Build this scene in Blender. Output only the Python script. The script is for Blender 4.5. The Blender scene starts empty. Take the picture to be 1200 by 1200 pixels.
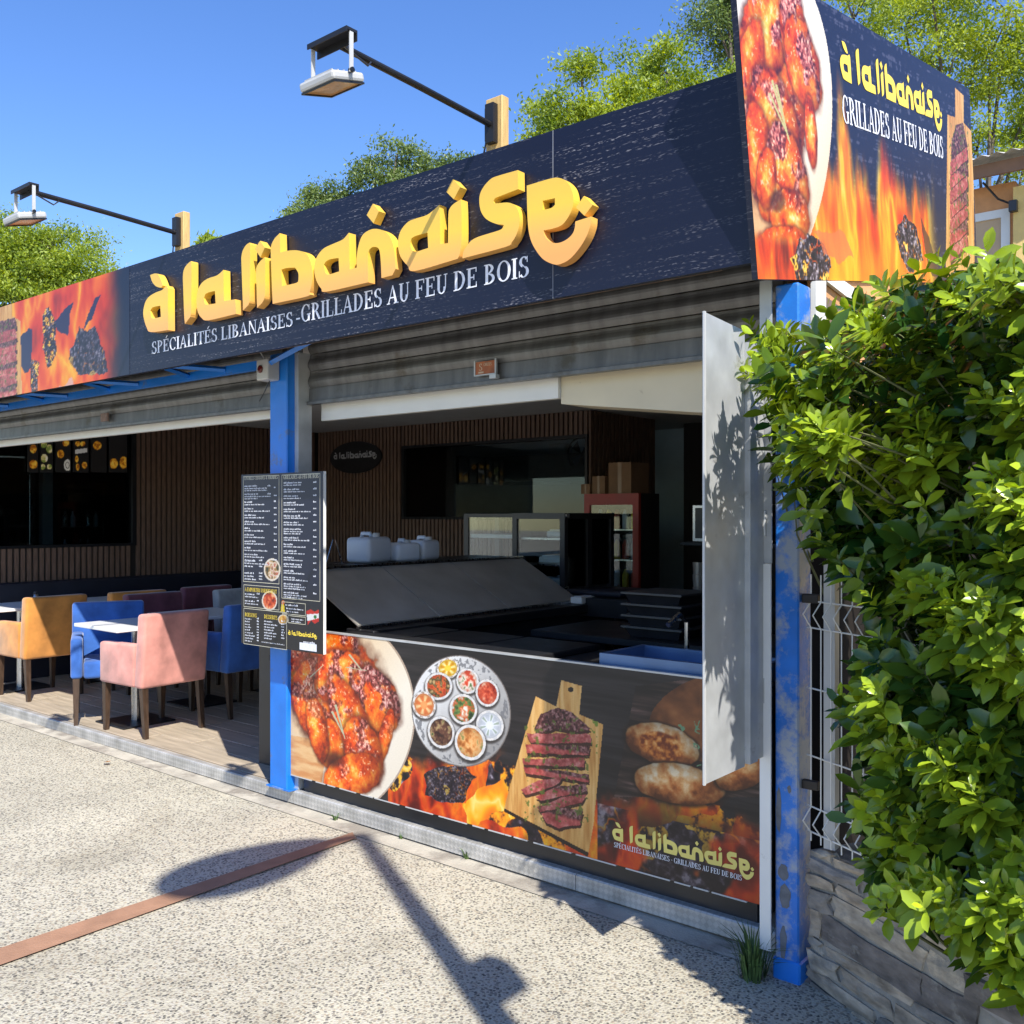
import bpy, bmesh, math, random
import numpy as np
from mathutils import Vector, Matrix

# ------------------------------------------------------------------ camera, sky, sun, exposure
scene = bpy.context.scene
COL = scene.collection
F = 1121.0            # focal length in photo pixels (1200 px wide)
CAMZ = 1.58
YAW = math.radians(39.6)
RI = np.array([math.cos(YAW), math.sin(YAW), 0.0])
FW = np.array([-math.sin(YAW), math.cos(YAW), 0.0])
UP = np.array([0.0, 0.0, 1.0])
CAM = np.array([0.0, 0.0, CAMZ])
SUND = np.array([-0.8, 0.43, -1.0])          # direction the light travels

cam = bpy.data.cameras.new('camera')
cam.sensor_width = 36.0
cam.lens = 36.0 * F / 1200.0
cam.clip_end = 500
cam.shift_y = 0.0017
camo = bpy.data.objects.new('camera', cam)
camo.location = CAM
camo.rotation_euler = (math.pi / 2, 0, YAW)
COL.objects.link(camo)
scene.camera = camo

world = bpy.data.worlds.new('World')
scene.world = world
world.use_nodes = True
wn = world.node_tree
wn.nodes.clear()
sky = wn.nodes.new('ShaderNodeTexSky')
sky.sky_type = 'NISHITA'
sky.sun_disc = False
sky.sun_elevation = math.atan2(1.0, math.hypot(SUND[0], SUND[1]))
sky.sun_rotation = math.atan2(-SUND[0], -SUND[1])
sky.air_density = 1.0
sky.dust_density = 0.2
sky.ozone_density = 3.0
hs = wn.nodes.new('ShaderNodeHueSaturation')
hs.inputs['Hue'].default_value = 0.512
hs.inputs['Saturation'].default_value = 1.22
hs.inputs['Value'].default_value = 1.0
bg = wn.nodes.new('ShaderNodeBackground')
bg.inputs['Strength'].default_value = 0.15
wo = wn.nodes.new('ShaderNodeOutputWorld')
wn.links.new(sky.outputs[0], hs.inputs['Color'])
wn.links.new(hs.outputs[0], bg.inputs['Color'])
wn.links.new(bg.outputs[0], wo.inputs['Surface'])

sl = bpy.data.lights.new('sun', 'SUN')
sl.energy = 4.8
sl.angle = math.radians(0.53)
sl.color = (1.0, 0.955, 0.88)
so = bpy.data.objects.new('sun', sl)
so.rotation_euler = Vector(SUND).to_track_quat('-Z', 'Y').to_euler()
so.location = (6, -5, 9)
COL.objects.link(so)

scene.view_settings.view_transform = 'Standard'
scene.view_settings.look = 'None'
scene.view_settings.gamma = 1.0
scene.view_settings.exposure = 0.7

R = random.Random(7)
NR = np.random.RandomState(11)

# ------------------------------------------------------------------ pixel helpers
def ray(u, v):
    return RI * ((u - 600.0) / F) + FW + UP * ((598.0 - v) / F)
def onY(u, v, y):
    d = ray(u, v); return CAM + d * (y / d[1])
def onX(u, v, x):
    d = ray(u, v); return CAM + d * (x / d[0])
def onZ(u, v, z):
    d = ray(u, v); return CAM + d * ((z - CAMZ) / d[2])
def gz(x):
    x = max(-10.5, min(1.0, x))
    return -0.070 - 0.002 * (x + 8.0)

# ------------------------------------------------------------------ materials
MATS = {}
def lin(c):
    return tuple(((x / 255.0) / 12.92 if x / 255.0 <= 0.04045 else ((x / 255.0 + 0.055) / 1.055) ** 2.4) for x in c)

def mat(name, col, rough=0.6, var=0.15, scale=6.0, bump=0.0, bscale=60.0, metal=0.0, spec=0.5, stretch=None, dirt=None, coat=0.0):
    """principled material with procedural colour variation and fine relief"""
    if name in MATS: return MATS[name]
    m = bpy.data.materials.new(name); m.use_nodes = True
    nt = m.node_tree; N = nt.nodes; L = nt.links
    b = N['Principled BSDF']
    b.inputs['Roughness'].default_value = rough
    b.inputs['Metallic'].default_value = metal
    b.inputs['Specular IOR Level'].default_value = spec
    b.inputs['Coat Weight'].default_value = coat
    tc = N.new('ShaderNodeTexCoord')
    mp = N.new('ShaderNodeMapping')
    L.new(tc.outputs['Object'], mp.inputs[0])
    if stretch: mp.inputs['Scale'].default_value = stretch
    n = N.new('ShaderNodeTexNoise'); n.inputs['Scale'].default_value = scale; n.inputs['Detail'].default_value = 5
    L.new(mp.outputs[0], n.inputs['Vector'])
    r = N.new('ShaderNodeValToRGB')
    lo = tuple(c * (1 - var) for c in col) + (1,); hi = tuple(min(1, c * (1 + var)) for c in col) + (1,)
    r.color_ramp.elements[0].color = lo; r.color_ramp.elements[1].color = hi
    r.color_ramp.elements[0].position = 0.3; r.color_ramp.elements[1].position = 0.7
    L.new(n.outputs['Fac'], r.inputs[0])
    out = r.outputs[0]
    if dirt:
        dc, amt, ds = dirt
        n2 = N.new('ShaderNodeTexNoise'); n2.inputs['Scale'].default_value = ds; n2.inputs['Detail'].default_value = 8; n2.inputs['Roughness'].default_value = 0.7
        L.new(tc.outputs['Object'], n2.inputs['Vector'])
        r2 = N.new('ShaderNodeValToRGB')
        r2.color_ramp.elements[0].position = 1 - amt - 0.06; r2.color_ramp.elements[1].position = 1 - amt + 0.06
        L.new(n2.outputs['Fac'], r2.inputs[0])
        mx = N.new('ShaderNodeMixRGB'); mx.inputs[2].default_value = tuple(dc) + (1,)
        L.new(r2.outputs[0], mx.inputs[0]); L.new(out, mx.inputs[1]); out = mx.outputs[0]
    L.new(out, b.inputs['Base Color'])
    rr = N.new('ShaderNodeMapRange'); rr.inputs['To Min'].default_value = max(0.02, rough - 0.1); rr.inputs['To Max'].default_value = min(1, rough + 0.1)
    L.new(n.outputs['Fac'], rr.inputs['Value']); L.new(rr.outputs[0], b.inputs['Roughness'])
    if bump:
        n3 = N.new('ShaderNodeTexNoise'); n3.inputs['Scale'].default_value = bscale; n3.inputs['Detail'].default_value = 4
        L.new(mp.outputs[0], n3.inputs['Vector'])
        bp = N.new('ShaderNodeBump'); bp.inputs['Strength'].default_value = bump; bp.inputs['Distance'].default_value = 0.01
        L.new(n3.outputs['Fac'], bp.inputs['Height']); L.new(bp.outputs[0], b.inputs['Normal'])
    MATS[name] = m
    return m

def newmat(name):
    m = bpy.data.materials.new(name); m.use_nodes = True
    MATS[name] = m
    return m, m.node_tree.nodes, m.node_tree.links, m.node_tree.nodes['Principled BSDF']

def ramp(N, stops, interp='LINEAR'):
    r = N.new('ShaderNodeValToRGB'); cr = r.color_ramp; cr.interpolation = interp
    while len(cr.elements) < len(stops): cr.elements.new(0.5)
    for e, (p, c) in zip(cr.elements, stops):
        e.position = p; e.color = tuple(c) + (1,) if len(c) == 3 else c
    return r

# pavement: exposed aggregate concrete
def pavement_mat():
    m, N, L, b = newmat('aggregate_concrete')
    tc = N.new('ShaderNodeTexCoord')
    v = N.new('ShaderNodeTexVoronoi'); v.inputs['Scale'].default_value = 92; v.inputs['Randomness'].default_value = 1
    L.new(tc.outputs['Object'], v.inputs['Vector'])
    sep = N.new('ShaderNodeSeparateColor'); L.new(v.outputs['Color'], sep.inputs[0])
    peb = ramp(N, [(0.0, (0.22, 0.205, 0.17)), (0.13, (0.10, 0.095, 0.085)), (0.22, (0.41, 0.38, 0.31)), (0.40, (0.26, 0.235, 0.19)), (0.54, (0.47, 0.44, 0.37)), (0.76, (0.17, 0.16, 0.14)), (0.84, (0.37, 0.315, 0.235))], 'CONSTANT')
    L.new(sep.outputs[0], peb.inputs[0])
    nl = N.new('ShaderNodeTexNoise'); nl.inputs['Scale'].default_value = 1.7; nl.inputs['Detail'].default_value = 6
    L.new(tc.outputs['Object'], nl.inputs['Vector'])
    d = N.new('ShaderNodeMath'); d.operation = 'GREATER_THAN'; d.inputs[1].default_value = 0.52
    L.new(v.outputs['Distance'], d.inputs[0])
    n2 = N.new('ShaderNodeTexNoise'); n2.inputs['Scale'].default_value = 210; n2.inputs['Detail'].default_value = 2
    L.new(tc.outputs['Object'], n2.inputs['Vector'])
    ad = N.new('ShaderNodeMath'); ad.operation = 'MULTIPLY_ADD'; ad.inputs[1].default_value = 0.35; L.new(n2.outputs['Fac'], ad.inputs[0]); L.new(v.outputs['Distance'], ad.inputs[2])
    g = ramp(N, [(0.66, (1, 1, 1)), (0.76, (0, 0, 0))]); L.new(ad.outputs[0], g.inputs[0])
    mx = N.new('ShaderNodeMixRGB'); mx.inputs[1].default_value = (0.49, 0.46, 0.36, 1)
    L.new(g.outputs[0], mx.inputs[0]); L.new(peb.outputs[0], mx.inputs[2])
    mo = N.new('ShaderNodeMixRGB'); mo.blend_type = 'MULTIPLY'; mo.inputs[0].default_value = 0.55
    gr = ramp(N, [(0.3, (0.72, 0.70, 0.67)), (0.7, (1.12, 1.1, 1.06))]); L.new(nl.outputs['Fac'], gr.inputs[0])
    L.new(mx.outputs[0], mo.inputs[1]); L.new(gr.outputs[0], mo.inputs[2])
    # old stains and trodden patches
    ns = N.new('ShaderNodeTexNoise'); ns.inputs['Scale'].default_value = 0.9; ns.inputs['Detail'].default_value = 9; ns.inputs['Roughness'].default_value = 0.65; ns.inputs['Distortion'].default_value = 0.6
    L.new(tc.outputs['Object'], ns.inputs['Vector'])
    rs_ = ramp(N, [(0.53, (1, 1, 1)), (0.66, (0.74, 0.72, 0.69))]); L.new(ns.outputs['Fac'], rs_.inputs[0])
    nt_ = N.new('ShaderNodeTexVoronoi'); nt_.inputs['Scale'].default_value = 2.3; L.new(tc.outputs['Object'], nt_.inputs['Vector'])
    rt_ = ramp(N, [(0.035, (0.55, 0.54, 0.52)), (0.05, (1, 1, 1))]); L.new(nt_.outputs['Distance'], rt_.inputs[0])
    m5 = N.new('ShaderNodeMixRGB'); m5.blend_type = 'MULTIPLY'; m5.inputs[0].default_value = 0.8; L.new(mo.outputs[0], m5.inputs[1]); L.new(rs_.outputs[0], m5.inputs[2])
    m6 = N.new('ShaderNodeMixRGB'); m6.blend_type = 'MULTIPLY'; m6.inputs[0].default_value = 0.6; L.new(m5.outputs[0], m6.inputs[1]); L.new(rt_.outputs[0], m6.inputs[2])
    L.new(m6.outputs[0], b.inputs['Base Color'])
    b.inputs['Roughness'].default_value = 0.85
    bp = N.new('ShaderNodeBump'); bp.inputs['Strength'].default_value = 0.55; bp.inputs['Distance'].default_value = 0.006; bp.invert = True
    L.new(v.outputs['Distance'], bp.inputs['Height']); L.new(bp.outputs[0], b.inputs['Normal'])
    return m

def fascia_mat():
    m, N, L, b = newmat('navy_wood_print')
    tc = N.new('ShaderNodeTexCoord')
    mp = N.new('ShaderNodeMapping'); mp.inputs['Scale'].default_value = (1.3, 1.3, 85)
    L.new(tc.outputs['Object'], mp.inputs[0])
    n = N.new('ShaderNodeTexNoise'); n.inputs['Scale'].default_value = 1.0; n.inputs['Detail'].default_value = 3
    L.new(mp.outputs[0], n.inputs['Vector'])
    n2 = N.new('ShaderNodeTexNoise'); n2.inputs['Scale'].default_value = 130; n2.inputs['Detail'].default_value = 2
    mp2 = N.new('ShaderNodeMapping'); mp2.inputs['Scale'].default_value = (0.35, 1, 1.6); L.new(tc.outputs['Object'], mp2.inputs[0]); L.new(mp2.outputs[0], n2.inputs['Vector'])
    n4 = N.new('ShaderNodeTexNoise'); n4.inputs['Scale'].default_value = 2.2; n4.inputs['Detail'].default_value = 3
    L.new(tc.outputs['Object'], n4.inputs['Vector'])
    r1 = ramp(N, [(0.50, (0, 0, 0)), (0.60, (1, 1, 1))]); L.new(n.outputs['Fac'], r1.inputs[0])
    r2 = ramp(N, [(0.53, (0, 0, 0)), (0.63, (1, 1, 1))]); L.new(n2.outputs['Fac'], r2.inputs[0])
    r4 = ramp(N, [(0.35, (0.12, 0.12, 0.12)), (0.65, (1, 1, 1))]); L.new(n4.outputs['Fac'], r4.inputs[0])
    a = N.new('ShaderNodeMath'); a.operation = 'MULTIPLY'; L.new(r1.outputs[0], a.inputs[0]); L.new(r2.outputs[0], a.inputs[1])
    a2 = N.new('ShaderNodeMath'); a2.operation = 'MULTIPLY'; L.new(a.outputs[0], a2.inputs[0]); L.new(r4.outputs[0], a2.inputs[1])
    a3 = N.new('ShaderNodeMath'); a3.operation = 'MULTIPLY'; a3.inputs[1].default_value = 0.4; L.new(a2.outputs[0], a3.inputs[0])
    mx = N.new('ShaderNodeMixRGB'); mx.inputs[1].default_value = (0.004, 0.006, 0.021, 1); mx.inputs[2].default_value = (0.5, 0.48, 0.50, 1)
    L.new(a3.outputs[0], mx.inputs[0]); L.new(mx.outputs[0], b.inputs['Base Color'])
    b.inputs['Roughness'].default_value = 0.42; b.inputs['Specular IOR Level'].default_value = 0.4
    return m

def vcol_mat(name, rough=0.4, emit=0.0):
    m, N, L, b = newmat(name)
    a = N.new('ShaderNodeVertexColor'); a.layer_name = 'print'
    n = N.new('ShaderNodeTexNoise'); n.inputs['Scale'].default_value = 240
    mx = N.new('ShaderNodeMixRGB'); mx.blend_type = 'MULTIPLY'; mx.inputs[0].default_value = 0.25
    L.new(a.outputs[0], mx.inputs[1]); L.new(n.outputs['Fac'], mx.inputs[2])
    L.new(mx.outputs[0], b.inputs['Base Color'])
    b.inputs['Roughness'].default_value = rough
    if emit:
        L.new(a.outputs[0], b.inputs['Emission Color']); b.inputs['Emission Strength'].default_value = emit
    return m

def gold_mat():
    m, N, L, b = newmat('gold_gradient_paint')
    tc = N.new('ShaderNodeTexCoord'); s = N.new('ShaderNodeSeparateXYZ'); L.new(tc.outputs['Object'], s.inputs[0])
    mr = N.new('ShaderNodeMapRange'); mr.inputs['From Min'].default_value = 0.10; mr.inputs['From Max'].default_value = 0.50
    L.new(s.outputs['Z'], mr.inputs['Value'])
    r = ramp(N, [(0.12, (0.78, 0.36, 0.10)), (0.36, (0.80, 0.42, 0.10)), (0.6, (0.82, 0.52, 0.06)), (0.95, (0.74, 0.46, 0.07))])
    L.new(mr.outputs[0], r.inputs[0]); L.new(r.outputs[0], b.inputs['Base Color'])
    b.inputs['Roughness'].default_value = 0.33
    return m

def tread_mat():
    m, N, L, b = newmat('aluminium_tread_plate')
    tc = N.new('ShaderNodeTexCoord')
    mp = N.new('ShaderNodeMapping'); mp.inputs['Rotation'].default_value = (0, 0, math.radians(45)); L.new(tc.outputs['UV'], mp.inputs[0])
    w = N.new('ShaderNodeTexChecker'); w.inputs['Scale'].default_value = 52; L.new(mp.outputs[0], w.inputs['Vector'])
    w.inputs['Color1'].default_value = (1, 1, 1, 1); w.inputs['Color2'].default_value = (0, 0, 0, 1)
    n = N.new('ShaderNodeTexNoise'); n.inputs['Scale'].default_value = 9; n.inputs['Detail'].default_value = 6; L.new(tc.outputs['Object'], n.inputs['Vector'])
    r = ramp(N, [(0.3, (0.36, 0.35, 0.32)), (0.65, (0.58, 0.56, 0.52))]); L.new(n.outputs['Fac'], r.inputs[0])
    mx = N.new('ShaderNodeMixRGB'); mx.blend_type = 'MULTIPLY'; mx.inputs[0].default_value = 0.22
    L.new(r.outputs[0], mx.inputs[1]); L.new(w.outputs['Color'], mx.inputs[2]); 
    cl = N.new('ShaderNodeMixRGB'); cl.inputs[0].default_value = 0.25; L.new(mx.outputs[0], cl.inputs[1]); L.new(r.outputs[0], cl.inputs[2])
    L.new(cl.outputs[0], b.inputs['Base Color'])
    b.inputs['Metallic'].default_value = 0.35; b.inputs['Roughness'].default_value = 0.5
    bp = N.new('ShaderNodeBump'); bp.inputs['Strength'].default_value = 0.7; bp.inputs['Distance'].default_value = 0.004
    L.new(w.outputs['Fac'], bp.inputs['Height']); L.new(bp.outputs[0], b.inputs['Normal'])
    return m

def leaf_mat(name, c1, c2, rough=0.32, trans=0.35):
    m, N, L, b = newmat(name)
    oi = N.new('ShaderNodeObjectInfo')
    a = N.new('ShaderNodeVertexColor'); a.layer_name = 'tint'
    s = N.new('ShaderNodeSeparateColor'); L.new(a.outputs[0], s.inputs[0])
    r = ramp(N, [(0.0, c1), (1.0, c2)]); L.new(s.outputs[0], r.inputs[0])
    L.new(r.outputs[0], b.inputs['Base Color'])
    b.inputs['Roughness'].default_value = rough
    b.inputs['Specular IOR Level'].default_value = 0.5
    tr = N.new('ShaderNodeBsdfTranslucent'); hsn = N.new('ShaderNodeHueSaturation'); hsn.inputs['Hue'].default_value = 0.48; hsn.inputs['Saturation'].default_value = 1.15; hsn.inputs['Value'].default_value = 1.6
    L.new(r.outputs[0], hsn.inputs['Color']); L.new(hsn.outputs[0], tr.inputs['Color'])
    mx = N.new('ShaderNodeMixShader'); mx.inputs[0].default_value = trans
    L.new(b.outputs[0], mx.inputs[1]); L.new(tr.outputs[0], mx.inputs[2])
    L.new(mx.outputs[0], N['Material Output'].inputs['Surface'])
    return m

def glass_mat(name, tint=(0.9, 0.95, 0.95), refl=0.12, rough=0.02):
    m, N, L, b = newmat(name)
    t = N.new('ShaderNodeBsdfTransparent'); t.inputs[0].default_value = tuple(tint) + (1,)
    g = N.new('ShaderNodeBsdfGlossy'); g.inputs['Roughness'].default_value = rough
    fr = N.new('ShaderNodeFresnel'); fr.inputs[0].default_value = 1.45
    mth = N.new('ShaderNodeMath'); mth.operation = 'ADD'; mth.inputs[1].default_value = refl; L.new(fr.outputs[0], mth.inputs[0])
    mx = N.new('ShaderNodeMixShader'); L.new(mth.outputs[0], mx.inputs[0]); L.new(t.outputs[0], mx.inputs[1]); L.new(g.outputs[0], mx.inputs[2])
    L.new(mx.outputs[0], N['Material Output'].inputs['Surface'])
    return m

M_PAVE = pavement_mat(); M_FASC = fascia_mat(); M_GOLD = gold_mat(); M_TREAD = tread_mat()
M_PRINT = vcol_mat('vinyl_print'); M_SCREEN = vcol_mat('menu_screen_print', 0.3, 0.16)
M_GLASS = glass_mat('clear_glass', (0.9, 0.95, 0.95), 0.02); M_DGLASS = glass_mat('tinted_glass', (0.55, 0.62, 0.66), 0.0)
M_BLUE = mat('blue_paint', (0.008, 0.17, 0.62), 0.38, 0.12, 5, 0.15, 25, dirt=((0.12, 0.13, 0.15), 0.36, 7))
M_BLUE2 = mat('blue_paint_worn', (0.01, 0.15, 0.55), 0.45, 0.2, 7, 0.3, 20, dirt=((0.30, 0.34, 0.40), 0.47, 6))
M_GALV = mat('galvanised_steel', (0.47, 0.48, 0.48), 0.42, 0.14, 9, 0.05, 30, metal=0.3, dirt=((0.22, 0.2, 0.17), 0.33, 6))
M_SHUT = mat('grey_shutter_steel', (0.155, 0.155, 0.155), 0.45, 0.25, 3, 0.05, 30, metal=0.5, stretch=(6, 1, 1), dirt=((0.1, 0.09, 0.075), 0.38, 4))
M_WHITE = mat('white_paint', (0.74, 0.73, 0.69), 0.5, 0.05, 5, dirt=((0.4, 0.37, 0.32), 0.3, 9))
M_CREAM = mat('cream_paint', (0.66, 0.58, 0.42), 0.55, 0.06, 4, dirt=((0.3, 0.22, 0.14), 0.28, 12))
M_CEIL = mat('grey_ceiling_paint', (0.60, 0.59, 0.57), 0.8, 0.05)
M_DARK = mat('dark_brown_board', (0.022, 0.017, 0.014), 0.6, 0.2)
M_SLAT = mat('brown_oak_slat', (0.175, 0.105, 0.072), 0.55, 0.35, 14, 0.1, 60, stretch=(9, 9, 0.6))
M_BLACK = mat('black_plastic', (0.022, 0.022, 0.024), 0.35, 0.2)
M_BLACKM = mat('black_metal', (0.018, 0.018, 0.020), 0.4, 0.2, metal=0.3)
M_STEEL = mat('brushed_steel', (0.5, 0.5, 0.51), 0.28, 0.08, 12, metal=1.0, stretch=(1, 12, 1))
M_DSTEEL = mat('dark_brushed_steel', (0.55, 0.51, 0.45), 0.22, 0.12, 4, metal=0.4)
M_RED = mat('red_paint', (0.42, 0.035, 0.02), 0.4, 0.1)
M_CARD = mat('cardboard', (0.26, 0.15, 0.08), 0.8, 0.15)
M_PLAST = mat('white_translucent_plastic', (0.62, 0.66, 0.72), 0.35, 0.05)
M_WOODY = mat('yellow_timber', (0.55, 0.36, 0.13), 0.6, 0.2, 10, 0.2, 40, stretch=(8, 8, 1))
M_CONC = mat('smooth_concrete', (0.42, 0.385, 0.315), 0.85, 0.2, 5, 0.5, 90, dirt=((0.25, 0.22, 0.18), 0.46, 3))
M_BRICK = mat('brown_clay_paving', (0.32, 0.175, 0.105), 0.8, 0.16, 9, 0.3, 120)
M_TILE = mat('beige_wood_look_tile', (0.41, 0.34, 0.25), 0.45, 0.22, 4, 0.05, 40, stretch=(0.7, 7, 1))
M_TEXTW = mat('white_lettering', (0.72, 0.73, 0.78), 0.4, 0.12, 60)
M_TEXTY = mat('yellow_lettering', (0.82, 0.60, 0.06), 0.4, 0.08)
M_LEG = mat('dark_walnut', (0.055, 0.032, 0.020), 0.4, 0.3, 12, stretch=(6, 6, 1))
M_SOFF = mat('rusty_soffit', (0.16, 0.10, 0.06), 0.8, 0.4, 9, 0.2, 30)
M_NAVY = mat('navy_vinyl', (0.010, 0.012, 0.022), 0.5, 0.2)
M_PALE = mat('pale_upholstery', (0.42, 0.39, 0.34), 0.8, 0.1)
M_TEAL = mat('pale_kitchen_wall', (0.62, 0.72, 0.73), 0.5, 0.05)
M_ORANGE = mat('orange_render', (0.62, 0.30, 0.13), 0.85, 0.1, 8, 0.3, 80)
M_YELLOW = mat('yellow_render', (0.70, 0.50, 0.18), 0.85, 0.08, 8, 0.3, 80)
M_ROOFG = mat('grey_corrugated_sheet', (0.42, 0.40, 0.38), 0.8, 0.25, 12, 0.3, 60)
M_TAN = mat('tan_blind', (0.52, 0.37, 0.23), 0.8, 0.06)
M_LAMPG = mat('amber_lamp_glass', (0.50, 0.26, 0.12), 0.25, 0.25, 14)  # orange-tan reflection on the lamp underside, put into the glass colour
M_LGREY = mat('light_grey_paint', (0.47, 0.47, 0.46), 0.4, 0.06)
M_MORTAR = mat('grey_mortar', (0.26, 0.24, 0.205), 0.9, 0.3, 14, 0.8, 60)
M_BARK = mat('grey_bark', (0.11, 0.09, 0.07), 0.9, 0.4, 9, 0.8, 20)
M_TWIG = mat('green_twig', (0.10, 0.11, 0.04), 0.7, 0.3)

# ------------------------------------------------------------------ object helpers
def thing(name, label, cat, loc=(0, 0, 0), rotz=0.0, group=None):
    o = bpy.data.objects.new(name, None); COL.objects.link(o)
    o.empty_display_size = 0.1
    o.location = loc; o.rotation_euler = (0, 0, rotz)
    o['label'] = label; o['category'] = cat
    if group: o['group'] = group
    return o

def tag(o, label, cat, group=None):
    o['label'] = label; o['category'] = cat
    if group: o['group'] = group
    return o

def wloc(p):
    v = Vector((0, 0, 0))
    while p is not None:
        v += p.location; p = p.parent
    return v

def mesh(name, verts, faces, m, parent=None, smooth=False, local=False, kind=None):
    me = bpy.data.meshes.new(name)
    if parent is not None and not local:
        w = wloc(parent); verts = [(v[0] - w.x, v[1] - w.y, v[2] - w.z) for v in verts]
    me.from_pydata([tuple(map(float, v)) for v in verts], [], faces)
    if isinstance(m, (list, tuple)):
        for k in m: me.materials.append(k)
    else: me.materials.append(m)
    if smooth: me.polygons.foreach_set('use_smooth', [True] * len(me.polygons))
    me.update()
    o = bpy.data.objects.new(name, me); COL.objects.link(o); o.parent = parent
    if kind: o['kind'] = kind
    return o

class MB:
    """collects boxes, bars and tubes into one mesh"""
    def __init__(s): s.v = []; s.f = []
    def add(s, vs, fs):
        k = len(s.v); s.v += [tuple(map(float, v)) for v in vs]; s.f += [tuple(i + k for i in f) for f in fs]; return s
    def box(s, x0, y0, z0, x1, y1, z1):
        if x1 < x0: x0, x1 = x1, x0
        if y1 < y0: y0, y1 = y1, y0
        if z1 < z0: z0, z1 = z1, z0
        return s.add([(x0,y0,z0),(x1,y0,z0),(x1,y1,z0),(x0,y1,z0),(x0,y0,z1),(x1,y0,z1),(x1,y1,z1),(x0,y1,z1)],
                     [(0,3,2,1),(4,5,6,7),(0,1,5,4),(1,2,6,5),(2,3,7,6),(3,0,4,7)])
    def bevbox(s, x0, y0, z0, x1, y1, z1, b=0.01, seg=2, taper=None):
        bm = bmesh.new(); bmesh.ops.create_cube(bm, size=1)
        for v in bm.verts:
            v.co = Vector(((x0+x1)/2 + v.co.x*(x1-x0), (y0+y1)/2 + v.co.y*(y1-y0), (z0+z1)/2 + v.co.z*(z1-z0)))
            if taper: v.co = Vector(taper(v.co))
        bmesh.ops.bevel(bm, geom=bm.edges[:], offset=b, segments=seg, affect='EDGES', profile=0.5)
        bmesh.ops.recalc_face_normals(bm, faces=bm.faces[:])
        bm.verts.index_update()
        s.add([v.co[:] for v in bm.verts], [tuple(v.index for v in f.verts) for f in bm.faces]); bm.free(); return s
    def tube(s, pts, rad, n=8, cap=True):
        pts = [Vector(p) for p in pts]; rings = []
        rads = rad if isinstance(rad, (list, tuple)) else [rad] * len(pts)
        up = None
        for i, p in enumerate(pts):
            d = (pts[min(i+1, len(pts)-1)] - pts[max(i-1, 0)])
            d = d.normalized() if d.length > 1e-9 else Vector((0,0,1))
            if up is None:
                up = d.cross(Vector((0,0,1)) if abs(d.z) < 0.9 else Vector((1,0,0))).normalized()
            else:
                up = (up - d * up.dot(d)).normalized()
            w = d.cross(up)
            rings.append([p + up*math.cos(2*math.pi*k/n)*rads[i] + w*math.sin(2*math.pi*k/n)*rads[i] for k in range(n)])
        vs = [v[:] for r in rings for v in r]; fs = []
        for i in range(len(rings)-1):
            for k in range(n):
                fs.append((i*n+k, i*n+(k+1)%n, (i+1)*n+(k+1)%n, (i+1)*n+k))
        if cap:
            fs.append(tuple(reversed(range(n)))); fs.append(tuple((len(rings)-1)*n+k for k in range(n)))
        return s.add(vs, fs)
    def lathe(s, cx, cy, prof, n=20):
        vs = []; fs = []
        for (r, z) in prof:
            for k in range(n): vs.append((cx + r*math.cos(2*math.pi*k/n), cy + r*math.sin(2*math.pi*k/n), z))
        for i in range(len(prof)-1):
            for k in range(n): fs.append((i*n+k, i*n+(k+1)%n, (i+1)*n+(k+1)%n, (i+1)*n+k))
        fs.append(tuple(reversed(range(n)))); fs.append(tuple((len(prof)-1)*n+k for k in range(n)))
        return s.add(vs, fs)
    def prism(s, poly, d):
        """closed polygon (3-D points) pushed by vector d"""
        n = len(poly); a = [tuple(p) for p in poly]; b = [tuple(np.array(p, float) + np.array(d, float)) for p in poly]
        fs = [tuple(range(n)), tuple(reversed(range(n, 2*n)))]
        for i in range(n): j = (i+1) % n; fs.append((i, i+n, j+n, j))
        return s.add(a + b, fs)
    def build(s, name, m, parent=None, smooth=False, local=False, kind=None):
        return mesh(name, s.v, s.f, m, parent, smooth, local, kind)

def box(name, a, b, m, parent=None, bev=0.0, kind=None, local=False):
    q = MB()
    if bev: q.bevbox(*a, *b, b=bev)
    else: q.box(*a, *b)
    return q.build(name, m, parent, local=local, kind=kind)

def copy_tree(o, parent=None):
    c = o.copy(); COL.objects.link(c); c.parent = parent
    for ch in list(o.children): copy_tree(ch, c)
    return c

def fix_normals(o):
    bm = bmesh.new(); bm.from_mesh(o.data); bmesh.ops.recalc_face_normals(bm, faces=bm.faces[:]); bm.to_mesh(o.data); bm.free()

# ------------------------------------------------------------------ flat-shape filler (2-D curve with holes -> mesh)
def smooth_loop(pts, ang=42, sub=4):
    P = [np.array(p, float) for p in pts]; n = len(P); out = []
    def corner(i):
        a = P[i] - P[i-1]; b = P[(i+1) % n] - P[i]
        c = np.dot(a, b) / (np.linalg.norm(a) * np.linalg.norm(b) + 1e-12)
        return math.degrees(math.acos(max(-1, min(1, c)))) > ang
    cs = [corner(i) for i in range(n)]
    for i in range(n):
        p0, p1, p2, p3 = P[i-1], P[i], P[(i+1) % n], P[(i+2) % n]
        m1 = (p2 - p1) if cs[i] else (p2 - p0) * 0.5
        m2 = (p2 - p1) if cs[(i+1) % n] else (p3 - p1) * 0.5
        if cs[i] and cs[(i+1) % n]:
            out.append(p1); continue
        for k in range(sub):
            t = k / sub
            h = (2*t**3-3*t**2+1)*p1 + (t**3-2*t**2+t)*m1 + (-2*t**3+3*t**2)*p2 + (t**3-t**2)*m2
            out.append(h)
    return out

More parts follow.
